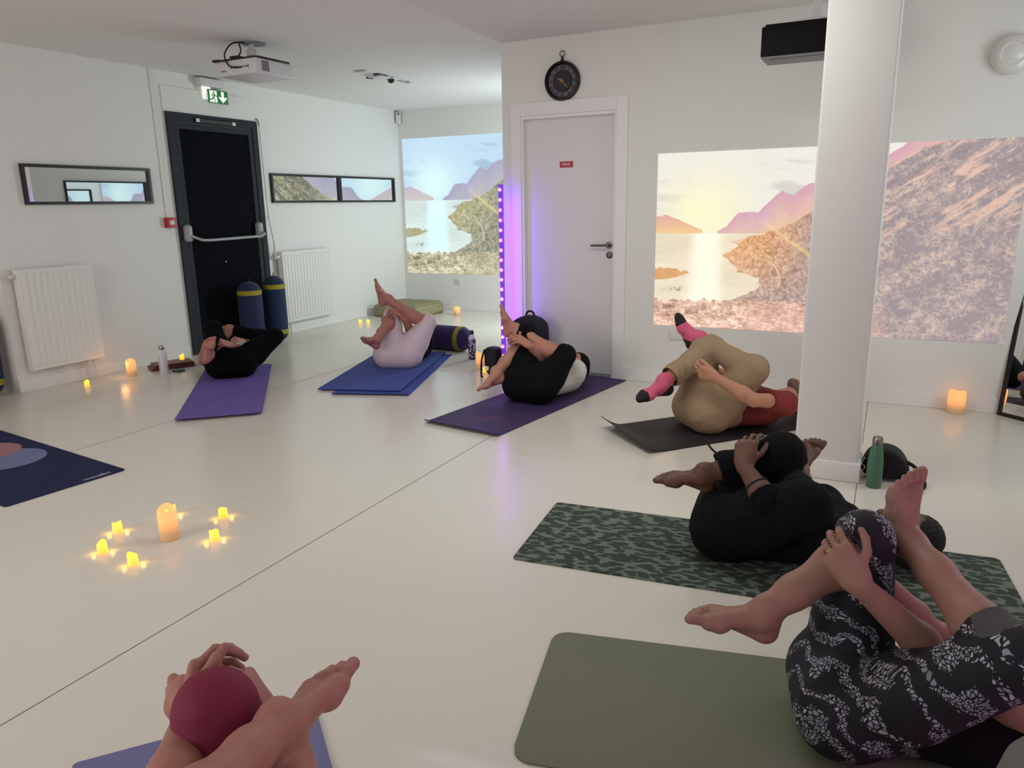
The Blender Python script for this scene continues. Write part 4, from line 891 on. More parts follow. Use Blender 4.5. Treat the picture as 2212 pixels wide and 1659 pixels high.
def foot_prims(A_, T_, sole, side, sc=1.0):
    """A ankle joint, T tip of the toes, sole: vector out of the sole, side +1 right / -1 left"""
    s0 = orth(sole, nrm_(T_ - A_)); f = nrm_((T_ - A_) - s0 * .050 * sc); s_ = orth(s0, f); b = np.cross(f, s_) * side     # b: towards the big toe
    A_ = np.array(A_); L = lambda x, y, z: A_ + (f * x + b * y + s_ * z) * sc       # forward, medial, down
    g = [(L(0, 0, -.02), L(-.012, 0, .03), .034 * sc, .034 * sc, (b, .85)), (L(-.030, 0, .022), L(-.030, 0, .048), .024 * sc, .029 * sc, (b, .92)),
         (L(-.02, 0, .052), L(.10, -.020, .058), .027 * sc, .020 * sc), (L(.00, .003, .01), L(.115, .018, .050), .034 * sc, .018 * sc), (L(.02, -.005, .025), L(.105, -.018, .056), .030 * sc, .016 * sc),
         (L(.10, .026, .056), L(.125, .028, .058), .020 * sc, .019 * sc), (L(.085, -.030, .060), L(.10, -.034, .062), .017 * sc, .015 * sc), (L(.09, .02, .055), L(.09, -.02, .06), .019 * sc, .017 * sc),
         (L(.005, .026, .012), L(.002, .029, .014), .011 * sc, .010 * sc), (L(-.004, -.026, .018), L(-.006, -.029, .02), .011 * sc, .010 * sc)]
    toes = []
    for i, (y, x0, ln, r) in enumerate(((.030, .13, .044, .0132), (.009, .128, .040, .0094), (-.008, .120, .037, .0090), (-.022, .110, .033, .0086), (-.036, .098, .028, .0084))):
        up = .004 if i else 0
        toes.append([(L(x0 - .02, y * .98, .060), L(x0 + ln * .55, y, .056 - up), r * sc, r * .92 * sc), (L(x0 + ln * .55, y, .056 - up), L(x0 + ln, y * 1.0, .061), r * .95 * sc, r * 1.0 * sc)])
    return g, toes, (f, b, s_)
def hand_prims(W_, K_, n, side, curl=(30, 38, 42, 46), spread=5, sc=1.0, th=(.75, .6, .35), seg2=1.0):
    """W wrist, K middle of the knuckles, n out of the palm, side +1 right / -1 left"""
    d = nrm_(np.array(K_) - W_); n = orth(n, d); b = np.cross(d, n) * side; W_ = np.array(W_)
    L = lambda x, y, z: W_ + (d * x + b * y + n * z) * sc
    palm = [(L(-.01, 0, 0), L(.02, 0, 0), .026 * sc, .028 * sc, (n, .7))]
    Ks = [(.088, .032), (.092, .010), (.087, -.011), (.078, -.030)]
    for x, y in Ks: palm.append((L(.015, y * .55, 0), L(x, y, -.003), .021 * sc, .0135 * sc, (n, .8)))
    palm.append((L(.01, .018, .006), L(.045, .036, .012), .018 * sc, .015 * sc))
    fg = []
    segs = [(.042, .025, .022), (.046, .029, .023), (.043, .027, .022), (.034, .021, .020)]
    for i, ((x, y), sg_) in enumerate(zip(Ks, segs)):
        ang = 0; p = L(x - .006, y, -.002); ch = []; r = (.0098, .0100, .0095, .0084)[i] * sc; sp = math.radians((1.5 - i) * spread)
        dd = d * math.cos(sp) + b * math.sin(sp)
        for q, ln in enumerate(sg_):
            ang += math.radians(curl[i] * (.8, 1.0, .7)[q]); v = dd * math.cos(ang) + n * math.sin(ang); e = p + v * (ln + (.006 if q == 0 else 0)) * sc
            ch.append((p, e, r * (1, .93, .86)[q], r * (.93, .88, .80)[q])); p = e
        fg.append(ch)
    p = L(.030, .028, .008); v1 = nrm_(d * th[0] + b * th[1] + n * th[2]); v2 = nrm_(d * (th[0] + .25) + b * th[1] * .55 + n * (th[2] + .15)); v3 = nrm_(d * (th[0] + .4) + b * th[1] * .2 + n * (th[2] + .3))
    e1, e2 = p + v1 * .042 * sc, p + (v1 * .042 + v2 * .032) * sc; e3 = e2 + v3 * .024 * sc
    fg.append([(p, e1, .0145 * sc, .0112 * sc), (e1, e2, .0112 * sc, .0104 * sc), (e2, e3, .0104 * sc, .0088 * sc)])
    return palm, fg
def head_prims(Hc, up, fw, sc=1.0):
    up = nrm_(up); fw = orth(fw, up); rt = np.cross(fw, up); L = lambda x, y, z: Hc + (rt * x + fw * y + up * z) * sc
    g = [(L(0, -.018, .025), L(0, .012, .035), .083 * sc, .078 * sc, (rt, .90)), (L(0, .03, -.01), L(0, .045, -.065), .060 * sc, .036 * sc, (rt, .95)), (L(0, -.02, -.02), L(0, .0, -.06), .062 * sc, .045 * sc, (rt, .9)), (L(0, .075, -.088), L(0, .078, -.09), .018 * sc, .016 * sc)]
    d = [[(L(0, .085, .012), L(0, .108, -.022), .009 * sc, .0135 * sc), (L(-.011, .097, -.026), L(.011, .097, -.026), .0075 * sc, .0075 * sc)],
         [(L(-.018, .088, -.050), L(.018, .088, -.050), .0065 * sc, .0065 * sc)], [(L(-.016, .086, -.060), L(.016, .086, -.060), .0070 * sc, .0070 * sc)],
         [(L(-.045, .070, .030), L(-.015, .082, .028), .008 * sc, .009 * sc), (L(.015, .082, .028), L(.045, .070, .030), .009 * sc, .008 * sc)]]
    for sx_ in (-1, 1):
        d.append([(L(.030 * sx_, .074, .010), L(.032 * sx_, .073, .010), .012 * sc, .011 * sc)])
        d.append([(L(.072 * sx_, -.012, -.022), L(.078 * sx_, -.022, .020), .009 * sc, .013 * sc, (rt, .5)), (L(.072 * sx_, -.010, -.024), L(.074 * sx_, -.02, 0), .010 * sc, .012 * sc, (rt, .5))])
    return g, d, L

def skinmat(name, c, red=1.0):
    m = mat(name, c, .5, var=.08, scale=14, bump=.12, bscale=180, spec=.35)
    bs(m).inputs['Subsurface Weight'].default_value = .05; bs(m).inputs['Subsurface Radius'].default_value = (.012, .005, .003); bs(m).inputs['Subsurface Scale'].default_value = .6
    return m
def ppl_plane(P, u, l, px, pl):
    """point where a sight line of the photograph meets the body's own plane (along / across / height)"""
    k, v = pl
    if k == 'd': return CAM + v * nrm_(ROT.T @ np.array([px[0] - IW / 2, -(px[1] - IH / 2), -FPX]))
    n = {'l': l, 'a': u, 'z': Zv}[k]; o = np.zeros(3) if k == 'z' else P
    q = np.array([px[0] - IW / 2, -(px[1] - IH / 2), -FPX]); r = ROT.T @ q; t = (v - (CAM - o) @ n) / (r @ n); return CAM + t * r

def person(label, floor_px, ang, picks, skin, h=.005, hz=.13, sc=1.0, lower=None, upper=None, hair=None, sock=None, hands=None, soleR=None, soleL=None, bulk=1.0, headtilt=.0, zmat=.0075, sh_a=.40, feetsc=1.0, thm=1.0, P0=None, bare=None):
    u = np.array([math.cos(math.radians(ang)), math.sin(math.radians(ang)), 0]); l = np.cross(u, Zv)
    if P0 is not None: P = np.array(P0, float)
    else:
        q = np.array([floor_px[0] - IW / 2, -(floor_px[1] - IH / 2), -FPX]); r = ROT.T @ q; P = CAM + (hz - CAM[2]) / r[2] * r
    J = {'hL': P + l * .088, 'hR': P - l * .088, 'sL': P + u * sh_a + l * .165 + Zv * .06, 'sR': P + u * sh_a - l * .165 + Zv * .05}
    for k, v in picks.items():
        J[k] = ppl_plane(P, u, l, v[0], v[1]) if len(v) == 2 else P + u * v[0] + l * v[1] + Zv * (v[2] - P[2])
    ant = {}
    for s_ in 'RL':
        sd = nrm_(J['a' + s_] - J['k' + s_]); ant[s_] = orth(J['k' + s_] - J['h' + s_], sd)
    allp = np.array(list(J.values())); lo = np.minimum(allp.min(0), P - .3) - .16; hi = np.maximum(allp.max(0), P + u * .85 + .05) + .16; lo[2] = -.01; hi[2] = max(allp[:, 2].max() + .16, .42)
    lo = np.minimum(lo, P + u * .75 - .15 * np.array([1, 1, 0])); lo[2] = -.01
    def thigh(s_, e=0.0, end=1.0):
        hp, kn = J['h' + s_], J['k' + s_]; m_ = hp + (kn - hp) * .35
        return [(hp, m_, (.098 * bulk + e), (.092 * bulk + e)), (m_, hp + (kn - hp) * end, (.092 * bulk + e), (.092 + (.058 - .092) * end) * bulk + e)]
    def shin(s_, e=0.0, end=1.0, e2=None):
        kn, an = J['k' + s_], J['a' + s_]; a_ = ant[s_]; e2 = e if e2 is None else e2; c1 = kn + (an - kn) * .30 - a_ * .018; V = kn + (an - kn)
        g = [(kn + a_ * .004, c1, .055 * thm + e, .052 * thm + e)]
        if end >= .6: g += [(c1, kn + (an - kn) * .70 - a_ * .004, .052 * thm + e, .039 * thm + (e + e2) / 2)]
        else: g += [(c1, kn + (an - kn) * max(end, .31) - a_ * .010, .052 * thm + e, .046 * thm + e2)]; return g
        g += [(kn + (an - kn) * .70 - a_ * .004, kn + (an - kn) * end, .039 * thm + (e + e2) / 2, .036 + e2)]
        return g
    def pelvis(e=0.0):
        return [(J['hL'] - u * .035 - Zv * .008, J['hR'] - u * .035 - Zv * .008, .112 * bulk + e, .112 * bulk + e), (J['hL'] - u * .01 + Zv * .02, J['hR'] - u * .01 + Zv * .02, .10 * bulk + e, .10 * bulk + e),
                (P + u * .02 + l * .05, P + u * .14 + l * .055 - Zv * .01, .105 * bulk + e, .095 * bulk + e), (P + u * .02 - l * .05, P + u * .14 - l * .055 - Zv * .01, .105 * bulk + e, .095 * bulk + e)]
    def torso(e=0.0):
        zc = -.012
        return [(P + u * .12 + l * .05 + Zv * zc, P + u * .34 + l * .075 + Zv * (zc + .005), .094 * bulk + e, .108 * bulk + e, (Zv, .95)), (P + u * .12 - l * .05 + Zv * zc, P + u * .34 - l * .075 + Zv * (zc + .005), .094 * bulk + e, .108 * bulk + e, (Zv, .95)),
                (P + u * .33 + l * .06, J['sL'] - Zv * .025, .095 + e, .058 + e), (P + u * .33 - l * .06, J['sR'] - Zv * .025, .095 + e, .058 + e), (P + u * .42 + l * .05 - Zv * .01, P + u * .42 - l * .05 - Zv * .01, .075 + e, .075 + e)]
    def uarm(s_, e=0.0, end=1.0):
        a_, b_ = J['s' + s_], J['e' + s_]; return [(a_, a_ + (b_ - a_) * .4, .050 + e, .046 + e), (a_ + (b_ - a_) * .4, a_ + (b_ - a_) * end, .046 + e, .038 + e)]
    def farm(s_, e=0.0, end=1.0):
        a_, b_ = J['e' + s_], J['w' + s_]; m_ = a_ + (b_ - a_) * .28
        if end < .3: return [(a_, a_ + (b_ - a_) * end, .039 + e, .041 + e)]
        return [(a_, m_, .038 + e, .042 + e), (m_, a_ + (b_ - a_) * min(end, 1), .042 + e, .042 + (.026 - .042) * (end - .28) / .72 + e)]
    # ---------------- skin: one continuous body
    F = Fld(lo, hi, h)
    F.grp(torso(-.012) + pelvis(-.015), .04, .02)
    Hc = P + u * (sh_a + .28) + Zv * (-.005 + .02); hup = nrm_(u - Zv * headtilt); hfw = nrm_(Zv + u * headtilt)
    F.grp([(P + u * (sh_a + .05) + Zv * .005, Hc - hup * .05, .055, .048)], .02, .03)
    hg, hd, HL = head_prims(Hc, hup, hfw); F.grp(hg, .03, .02)
    for q in hd: F.grp(q, .006, .006)
    F.grp([(J['eR' if False else 'sR'], J['sR'], .001, .001)], .01, .01)
    for s_, sd in (('R', 1), ('L', -1)):
        F.grp(thigh(s_, -.014) + shin(s_) , .03, .02)
        g, toes, fr = foot_prims(J['a' + s_], J['t' + s_], {'R': soleR, 'L': soleL}[s_] if {'R': soleR, 'L': soleL}[s_] is not None else nrm_(J['a' + s_] - J['k' + s_]) * .45 - ant[s_] * .8, sd, feetsc)
        F.grp(g, .016, .02)
        for t_ in toes: F.grp(t_, .004, .0035)
        J['fp' + s_] = (g, toes, fr)
        F.grp(uarm(s_) + farm(s_), .02, .015)
        hn = hands[s_]; n_ = np.array(hn['n'][0] * u + hn['n'][1] * l + hn['n'][2] * Zv); K_ = J['w' + s_] + nrm_(hn['d'][0] * u + hn['d'][1] * l + hn['d'][2] * Zv) * .09 if 'd' in hn else J['n' + s_]
        palm, fg = hand_prims(J['w' + s_], K_, n_, sd, hn.get('curl', (30, 38, 42, 46)), hn.get('spread', 5), hn.get('sc', 1.0), hn.get('th', (.75, .6, .35)))
        F.grp(palm, .012, .010)
        for t_ in fg: F.grp(t_, .005, .004)
        J['hand' + s_] = (palm, fg)
    F.floor(zmat)
    body = F.mesh('person', skin, P, smooth=1); body.location = P; tag(body, label, 'person', 'people lying on mats with one ankle over the other knee')
    def child(Fx, name, m, folds=None, lab=None, z=zmat - .001):
        Fx.floor(z); o = Fx.mesh(name, m, P, folds); o.parent = body
        if lab: o['label'] = lab
        return o
    # ---------------- lower garment
    if lower:
        F = Fld(lo, hi, h); e = lower.get('e', .004); F.grp(pelvis(e) + thigh('L', e) + thigh('R', e), .035, .02)
        for s_ in 'RL':
            hem = lower.get('hem' + s_, lower.get('hem', .1)); el = lower.get('flare', e); sd = nrm_(J['a' + s_] - J['k' + s_])
            c_ = J['k' + s_] + (J['a' + s_] - J['k' + s_]) * hem
            F.grp(shin(s_, max(e, el * .6), max(hem + .12, .32), el) + thigh(s_, max(e, el * .5))[1:], .03, .03, cuts=[(c_, sd)])
            if el > .012:
                F.grp([(c_ - sd * .03, c_ + sd * .04, .040 + el * .55 if hem > .5 else .050 + el * .5, .040 + el * .6 if hem > .5 else .050 + el * .5)], sub=True, k=.004)
        wa = lower.get('waist', .10); F.grp([(P + u * (wa + .30), P + u * (wa + .9), .30, .30)], sub=True, k=.005)
        sp = [(J['hL'] + u * .06 + Zv * .06, .12), (J['hR'] + u * .06 + Zv * .06, .12), (J['kL'] - ant['L'] * .05, .11), (J['kR'] - ant['R'] * .05, .11)]
        child(F, lower.get('name', 'trousers'), lower['m'], wrinkle(lower.get('amp', .002), sp, lower.get('freq', 70), 3, lower.get('base', .15)), lower.get('label'))
        if lower.get('band'):
            for s_ in 'RL':
                F = Fld(lo, hi, h); hem = lower.get('hem' + s_, lower.get('hem', .1)); sd = nrm_(J['a' + s_] - J['k' + s_]); td = nrm_(J['h' + s_] - J['k' + s_])
                F.grp(shin(s_, e + .003, .32) + thigh(s_, e + .003)[1:], .03, .02, cuts=[(J['k' + s_] + sd * .385 * (hem + .01), sd), (J['k' + s_] + td * lower['band'][0 if s_ == 'R' else 1], td)])
                if s_ == 'R': F.D = np.maximum(F.D, -((F.ax[0][:, None, None] - J['kR'][0]) * (-u[0]) + (F.ax[1][None, :, None] - J['kR'][1]) * (-u[1]) + (F.ax[2][None, None, :] * 0 + .0) + .012).astype(np.float32))
                child(F, 'knee_band', lower['bm'])
    # ---------------- upper garment
    if upper:
        F = Fld(lo, hi, h); e = upper.get('e', .006); F.grp(torso(e), .04, .02)
        for s_ in 'RL':
            sl = upper.get('sleeve', .5); es_ = upper.get('es', .010)
            if sl <= 0: continue
            if sl <= 1:
                dv = nrm_(J['e' + s_] - J['s' + s_]); F.grp(uarm(s_, es_), .02, .03, cuts=[(J['s' + s_] + (J['e' + s_] - J['s' + s_]) * sl, dv)])
            else:
                dv = nrm_(J['w' + s_] - J['e' + s_]); F.grp(uarm(s_, es_), .02, .03); F.grp(farm(s_, es_, .8), .02, .02, cuts=[(J['e' + s_] + (J['w' + s_] - J['e' + s_]) * (sl - 1), dv)])
        if upper.get('hip'): F.grp(pelvis(e + .006), .04, .02, cuts=[(P - u * (upper['hip']), -u)])
        F.grp([(P + u * (sh_a + .09) - Zv * 0, P + u * (sh_a + .5), .058, .3)], sub=True, k=.005)
        a_, b_ = P + u * (upper.get('wst', .06)), None
        F.D = np.maximum(F.D, -((F.ax[0][:, None, None] - a_[0]) * u[0] + (F.ax[1][None, :, None] - a_[1]) * u[1] + F.ax[2][None, None, :] * 0).astype(np.float32))
        if upper.get('drape'):
            for dr in upper['drape']:
                q = [P + u * x[0] + l * x[1] + Zv * (x[2] - P[2]) for x in dr['pts']]; F.grp([(q[i], q[i + 1], dr['r'], dr['r'], (Zv, dr.get('f', .6))) for i in range(len(q) - 1)], .04, .03)
        sp = [(P + u * .12 + l * .1, .14), (J['sL'] - Zv * .04, .09), (J['sR'] - Zv * .04, .09)]
        child(F, upper.get('name', 'shirt'), upper['m'], wrinkle(upper.get('amp', .003), sp, 60, 5, .35), upper.get('label'))
    # ---------------- hair
    if hair:
        F = Fld(Hc - .22, Hc + .22, .005); k_ = hair.get('k', 1.0)
        F.grp([(HL(0, -.030, .03), HL(0, .002, .045), .088 * k_, .083 * k_), (HL(0, -.05, .0), HL(0, -.055, -.05), .066 * k_, .05 * k_)] + [(HL(*a), HL(*b_), r, r * .8) for a, b_, r in hair.get('extra', [])], .03, .02)
        F.grp([(HL(0, .16, -.03), HL(0, .10, -.10), .095, .085)], sub=True, k=.005)
        for sx_ in (-1, 1): F.grp([(HL(.085 * sx_, .01, -.02), HL(.085 * sx_, .03, -.05), .03, .04)], sub=True, k=.005)
        o = child(F, 'hair', hair['m'], wrinkle(.004, [(Hc, .3)], 110, 8, .8))
    if hair and hair.get('beard'):
        F = Fld(Hc - .18, Hc + .18, .004); F.grp([(HL(0, .055, -.078), HL(0, .06, -.085), .036, .028), (HL(-.04, .03, -.05), HL(0, .06, -.085), .026, .026), (HL(.04, .03, -.05), HL(0, .06, -.085), .026, .026)], .02, .01)
        child(F, 'beard', hair['beard'], wrinkle(.002, [(Hc, .3)], 160, 9, .8))
    # ---------------- socks
    if sock:
        for s_ in 'RL':
            g, toes, (f, b, s2) = J['fp' + s_]; up_ = nrm_(J['k' + s_] - J['a' + s_]); inf = lambda q, e_: [(x[0], x[1], x[2] + e_, x[3] + e_) + tuple(x[4:]) for x in q]
            F = Fld(lo, hi, .005); F.grp(inf(g, .004) + [(J['a' + s_], J['a' + s_] + up_ * .08, .040, .041)] + inf([t for tt in toes for t in tt], .004), .02, .01, cuts=[(J['a' + s_] + up_ * .055, up_)]); so = child(F, 'sock', sock['m'])
            F = Fld(lo, hi, .005); F.grp(inf(g, .006) + inf([t for tt in toes for t in tt], .006), .02, .01, cuts=[(J['a' + s_] + f * .118, -f)]); t_ = F.mesh('sock_toe', sock['b'], P); t_.parent = so
            F = Fld(lo, hi, .005); F.grp(inf(g, .006), .02, .01, cuts=[(J['a' + s_] - f * .018 + s2 * .02, nrm_(f - s2 * .9))]); t_ = F.mesh('sock_heel', sock['b'], P); t_.parent = so
    # nails
    return body, J, P, u, l
nail = mat('nail', (196, 150, 140), .3, spec=.5)
sk_e = skinmat('skin_dusky', (146, 106, 92)); sk_a = skinmat('skin_warm', (176, 124, 106)); sk_b = skinmat('skin_rosy', (166, 112, 100)); sk_c = skinmat('skin_brown', (98, 70, 54)); sk_d = skinmat('skin_tan', (180, 130, 104))
H0 = dict(R=dict(n=(-.1, 1, -.5), d=(-.55, .35, .75)), L=dict(n=(.1, -1, -.4), d=(-.65, -.15, .75)))
blackc = mat('black_cotton', (9, 9, 11), .95, var=.1, scale=60, bump=.2, spec=.2); navyc = mat('black_jersey', (6, 6, 11), .95, spec=.1, bump=.1, scale=80)
# leggings with pale pebble print
lg = mat('pebble_print', (30, 28, 36), .7, spec=.3); tc = nd(lg, 'ShaderNodeTexCoord')
v = nd(lg, 'ShaderNodeTexVoronoi', feature='DISTANCE_TO_EDGE'); v.inputs['Scale'].default_value = 112; v2 = nd(lg, 'ShaderNodeTexVoronoi'); v2.inputs['Scale'].default_value = 112
nz = nd(lg, 'ShaderNodeTexNoise'); nz.inputs['Scale'].default_value = 7; nz.inputs['Detail'].default_value = 2; lk(lg, tc.outputs['Object'], nz.inputs['Vector'])
ws = nd(lg, 'ShaderNodeMix', data_type='VECTOR'); ws.inputs[0].default_value = .12; lk(lg, tc.outputs['Object'], ws.inputs[4]); lk(lg, nz.outputs['Color'], ws.inputs[5])
lk(lg, ws.outputs[1], v.inputs['Vector']); lk(lg, ws.outputs[1], v2.inputs['Vector'])
wv = nd(lg, 'ShaderNodeTexWave', bands_direction='DIAGONAL'); wv.inputs['Scale'].default_value = 5.5; wv.inputs['Distortion'].default_value = 9; wv.inputs['Detail'].default_value = 1.5; wv.inputs['Detail Scale'].default_value = 1.6; lk(lg, tc.outputs['Object'], wv.inputs['Vector'])
sp_ = nd(lg, 'ShaderNodeSeparateColor'); lk(lg, v2.outputs['Color'], sp_.inputs[0])
f = math_(lg, 'MULTIPLY', math_(lg, 'GREATER_THAN', v.outputs['Distance'], .13), math_(lg, 'GREATER_THAN', math_(lg, 'ADD', wv.outputs['Fac'], math_(lg, 'MULTIPLY', sp_.outputs[0], .40)), .80))
lk(lg, mixc(lg, f, (26, 24, 32), mixc(lg, sp_.outputs[1], (120, 120, 130), (172, 172, 182))), bs(lg).inputs['Base Color'])
gband = mat('grey_band', (66, 66, 64), .8, bump=.1, scale=200)
J6 = person('person in patterned leggings lying at right, hands clasped round the raised knee', (1838, 1490), 12.4,
    dict(kR=((1868, 1163), ('l', -.05)), aR=((1648, 1325), ('l', .05)), tR=((1493, 1313), ('l', .07)), kL=((2212, 1428), ('l', .26)), aL=((1957, 1165), ('l', -.10)), tL=((1975, 1040), ('l', -.16)),
         wL=((1855, 1262), ('l', .10)), eL=((2035, 1430), ('l', .05)), wR=((1872, 1225), ('l', -.14)), eR=((2010, 1370), ('l', -.20)), nL=((1795, 1180), ('l', .065)), nR=((1815, 1165), ('l', -.09))),
    sk_e, h=.004, lower=dict(name='leggings', m=lg, hem=.08, hemL=.27, band=(.06, .045), bm=gband, amp=.0015, e=.004), upper=dict(name='tank_top', m=blackc, sleeve=0), hair=dict(m=mat('dark_hair', (30, 22, 20), .6)),
    hands=dict(R=dict(n=(.1, 1, -.1), curl=(38, 42, 44, 46)), L=dict(n=(.15, -1, -.2), curl=(42, 46, 50, 52), spread=2, sc=.95, th=(.55, .8, .1))))
J5 = person('person in loose black clothes lying on the leaf patterned mat by the pillar', (1588, 1120), 6,
    dict(kR=((1690, 982), ('l', -.03)), aR=((1519, 1024), ('l', .05)), tR=((1409, 1020), ('l', .05)), kL=((1742, 1092), ('l', .24)), aL=((1724, 1016), ('l', -.13)), tL=((1750, 972), ('l', -.22)),
         wL=((1606, 1005), ('l', .12)), eL=((1658, 1085), ('l', .22)), wR=((1640, 1000), ('l', -.14)), eR=((1700, 1070), ('l', -.22)), nL=((1612, 962), ('l', .07)), nR=((1640, 960), ('l', -.09))),
    sk_c, h=.005, lower=dict(name='trousers', m=blackc, hem=.80, flare=.035, amp=.011, base=.35, freq=50, e=.022), upper=dict(name='tunic', m=blackc, sleeve=1.22, e=.014, es=.022, amp=.010, hip=.02), hair=dict(m=mat('black_hair', (10, 8, 8), .8, bump=1, scale=90), k=1.04), sh_a=.33,
    hands=dict(R=dict(n=(.1, 1, -.1)), L=dict(n=(.2, -1, -.2))))
J4 = person('person in khaki trousers, rust T-shirt and pink socks lying on the charcoal mat', (1525, 880), 43,
    dict(kR=((1520, 757), ('l', -.05)), aR=((1432, 826), ('l', .05)), tR=((1366, 858), ('l', .05)), kL=((1630, 797), ('l', .22)), aL=((1507, 729), ('l', -.12)), tL=((1468, 686), ('l', -.20)),
         sL=((1697, 868), ('l', .24)), wL=((1545, 815), ('l', .25)), eL=((1628, 864), ('l', .38)), wR=((1545, 800), ('l', -.14)), eR=((1610, 830), ('l', -.22)), nL=((1512, 803), ('l', .18)), nR=((1520, 795), ('l', -.09))),
    sk_d, h=.005, bulk=1.08, lower=dict(name='trousers', m=mat('khaki_cotton', (152, 130, 104), .85, bump=.5, scale=30, bscale=22, spec=.2), hem=.83, flare=.030, amp=.011, base=.3, freq=48, e=.014), upper=dict(name='t_shirt', m=mat('rust_cotton', (118, 50, 48), .85, bump=.2, scale=40, spec=.2), sleeve=.55, e=.010, es=.018, amp=.006),
    hair=dict(m=mat('grey_brown_hair', (70, 58, 50), .7, bump=.6, scale=120), k=.97, beard=mat('short_beard', (120, 96, 80), .8, bump=.8, scale=200)), headtilt=.35,
    sock=dict(m=mat('pink_knit', (206, 92, 120), .85, bump=.3, scale=300), b=mat('black_knit', (20, 18, 20), .85, bump=.3, scale=300)),
    hands=dict(R=dict(n=(-.2, 1, .2)), L=dict(n=(-.3, -1, .3), curl=(34, 38, 42, 46), spread=1, th=(.8, .5, .1))))
J3 = person('person in black trousers and white top on the dark purple mat near the white door', (1150, 828), 82,
    dict(kR=((1134, 722), ('a', .10)), aR=((1071, 807), ('a', -.15)), tR=((1040, 834), ('a', -.26)), kL=((1220, 768), ('a', .15)), aL=((1110, 709), ('a', .05)), tL=((1092, 682), ('a', .0)),
         wL=((1143, 746), ('a', .0)), eL=((1188, 790), ('a', .20)), wR=((1120, 735), ('a', .08)), eR=((1145, 780), ('a', .25)), nL=((1122, 733), ('a', -.04)), nR=((1108, 732), ('a', .0))),
    sk_a, h=.005, lower=dict(name='trousers', m=blackc, hem=.16, flare=.022, amp=.005, e=.014), upper=dict(name='t_shirt', m=mat('white_cotton', (206, 202, 198), .85, bump=.2, scale=40), sleeve=.4, e=.022, es=.02, amp=.007),
    sh_a=.33, hair=dict(m=mat('dark_hair', (14, 10, 10), .8, spec=.15), k=1.14, extra=[((0, -.07, .05), (.03, -.06, .12), .05)]), hands=dict(R=dict(n=(-.3, .9, -.2)), L=dict(n=(-.2, -.9, -.2))))
J2 = person('person in white cropped leggings lying on the blue towel', (862, 762), 108,
    dict(kR=((848, 681), ('a', .04)), aR=((814, 733), ('a', -.25)), tR=((790, 731), ('a', -.36)), kL=((924, 696), ('a', .1)), aL=((836, 645), ('a', .0)), tL=((816, 608), ('a', -.05)),
         wL=((874, 690), ('a', .0)), eL=((892, 724), ('a', .16)), wR=((830, 690), ('a', .08)), eR=((845, 730), ('a', .22)), nL=((856, 673), ('a', -.04)), nR=((836, 674), ('a', -.02))),
    sk_b, h=.005, bulk=1.12, lower=dict(name='leggings', m=mat('white_leggings', (206, 188, 196), .8, bump=.12, scale=60, spec=.3), hem=.12, amp=.002, e=.004), upper=dict(name='tank_top', m=blackc, sleeve=0, e=.008, amp=.004),
    hair=dict(m=mat('brown_hair', (60, 42, 32), .6)), hands=dict(R=dict(n=(-.3, .9, -.3)), L=dict(n=(-.2, -.9, -.3))), zmat=.019, sh_a=.34)
J1 = person('person in black leggings and white top lying on the purple mat by the exit door', (500, 783), 131.8,
    dict(kR=((460, 710), ('a', .06)), aR=((452, 768), ('a', -.27)), tR=((454, 738), ('a', -.33)), kL=((594, 727), ('a', .15)), aL=((492, 712), ('a', .20)), tL=((462, 706), ('a', .22)),
         wL=((497, 745), ('a', -.02)), eL=((526, 760), ('a', .15)), wR=((443, 748), ('a', .02)), eR=((440, 780), ('a', .12)), nL=((478, 740), ('a', -.08)), nR=((446, 735), ('a', -.04))),
    sk_b, h=.005, soleR=ROT.T @ np.array([0, -.25, 1.0]), lower=dict(name='leggings', m=navyc, hem=.88, amp=.002, e=.006), upper=dict(name='t_shirt', m=mat('white_cotton', (200, 200, 204), .85, bump=.2, scale=40), sleeve=.4, e=.008, es=.014, amp=.006),
    hair=dict(m=mat('dark_hair', (30, 22, 20), .6)), hands=dict(R=dict(n=(-.2, .9, -.2)), L=dict(n=(-.3, -.9, -.2))), zmat=.014)
def v7(x, y, z):
    w = ROT.T @ np.array([x, y, z]); a = math.radians(-39.7); u_ = np.array([math.cos(a), math.sin(a), 0]); return (w @ u_, w @ np.cross(u_, Zv), w[2])
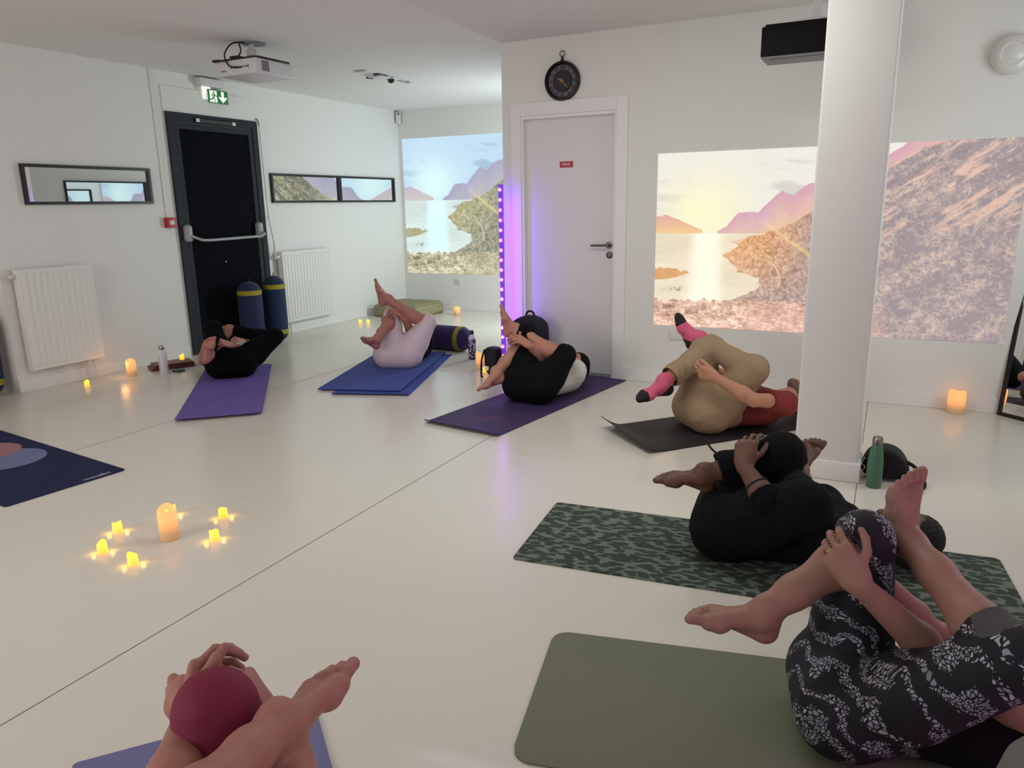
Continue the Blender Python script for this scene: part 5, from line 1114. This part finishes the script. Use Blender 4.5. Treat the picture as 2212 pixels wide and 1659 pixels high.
J7 = person('person in magenta leggings at bottom left, raised knee held with both hands', None, -39.7,
    dict(kR=((466, 1536), ('d', 1.50)), aR=(-.50, .02, .34), tR=(-.65, .02, .30), kL=((330, 1800), ('d', 1.20)), aL=((606, 1566), ('d', 1.45)), tL=((740, 1402), ('d', 1.57)),
         wL=((402, 1562), ('d', 1.54)), eL=((368, 1725), ('d', 1.42)), wR=((580, 1548), ('d', 1.55)), eR=((640, 1705), ('d', 1.46)), nL=((416, 1500), ('d', 1.56)), nR=((538, 1486), ('d', 1.52))),
    sk_b, h=.004, P0=(-.88, .63, .13), thm=.88, lower=dict(name='leggings', m=mat('magenta_jersey', (116, 6, 50), .75, bump=.1, scale=40), hem=.10, amp=.004, base=.4, freq=45, e=.006), upper=dict(name='tank_top', m=blackc, sleeve=0),
    hair=dict(m=mat('dark_hair', (30, 22, 20), .6)), soleL=ROT.T @ np.array([.26, -.66, -.6]), hands=dict(R=dict(n=tuple(v7(-.85, -.5, .1)), curl=(40, 44, 46, 48), spread=1), L=dict(n=tuple(v7(.9, -.35, .1)), curl=(46, 48, 50, 52), spread=1)))

def ring_on(name, A_, B_, t, r, rr, m, parent):
    A_, B_ = Vector(A_), Vector(B_); d = (B_ - A_).normalized(); c = A_ + (B_ - A_) * t; x = d.orthogonal().normalized(); y = d.cross(x)
    return B().tube([c + (x * math.cos(q) + y * math.sin(q)) * r for q in np.linspace(0, 2 * math.pi, 28, endpoint=False)], rr, 8, closed=True).done(name, m, parent, smooth=True)
bd, JJ = J5[0], J5[1]; ring_on('bracelet', JJ['eL'], JJ['wL'], .45, .042, .004, M['black'], bd)
bd, JJ = J6[0], J6[1]; f3 = JJ['handL'][1][2][0]; ring_on('finger_ring', f3[0], f3[1], .35, .0112, .0018, brass, bd)
bd, JJ = J5[0], J5[1]; q = JJ['kR'] + (JJ['aR'] - JJ['kR']) * .78 + np.array([0, 0, .055])
B().tube(curve_pts([q, q + np.array([-.03, 0, .02]), q + np.array([-.05, -.005, .045]), q + np.array([-.045, -.008, .06])]), .0045, 8).done('cuff_drawstring', M['black'], bd, smooth=True)
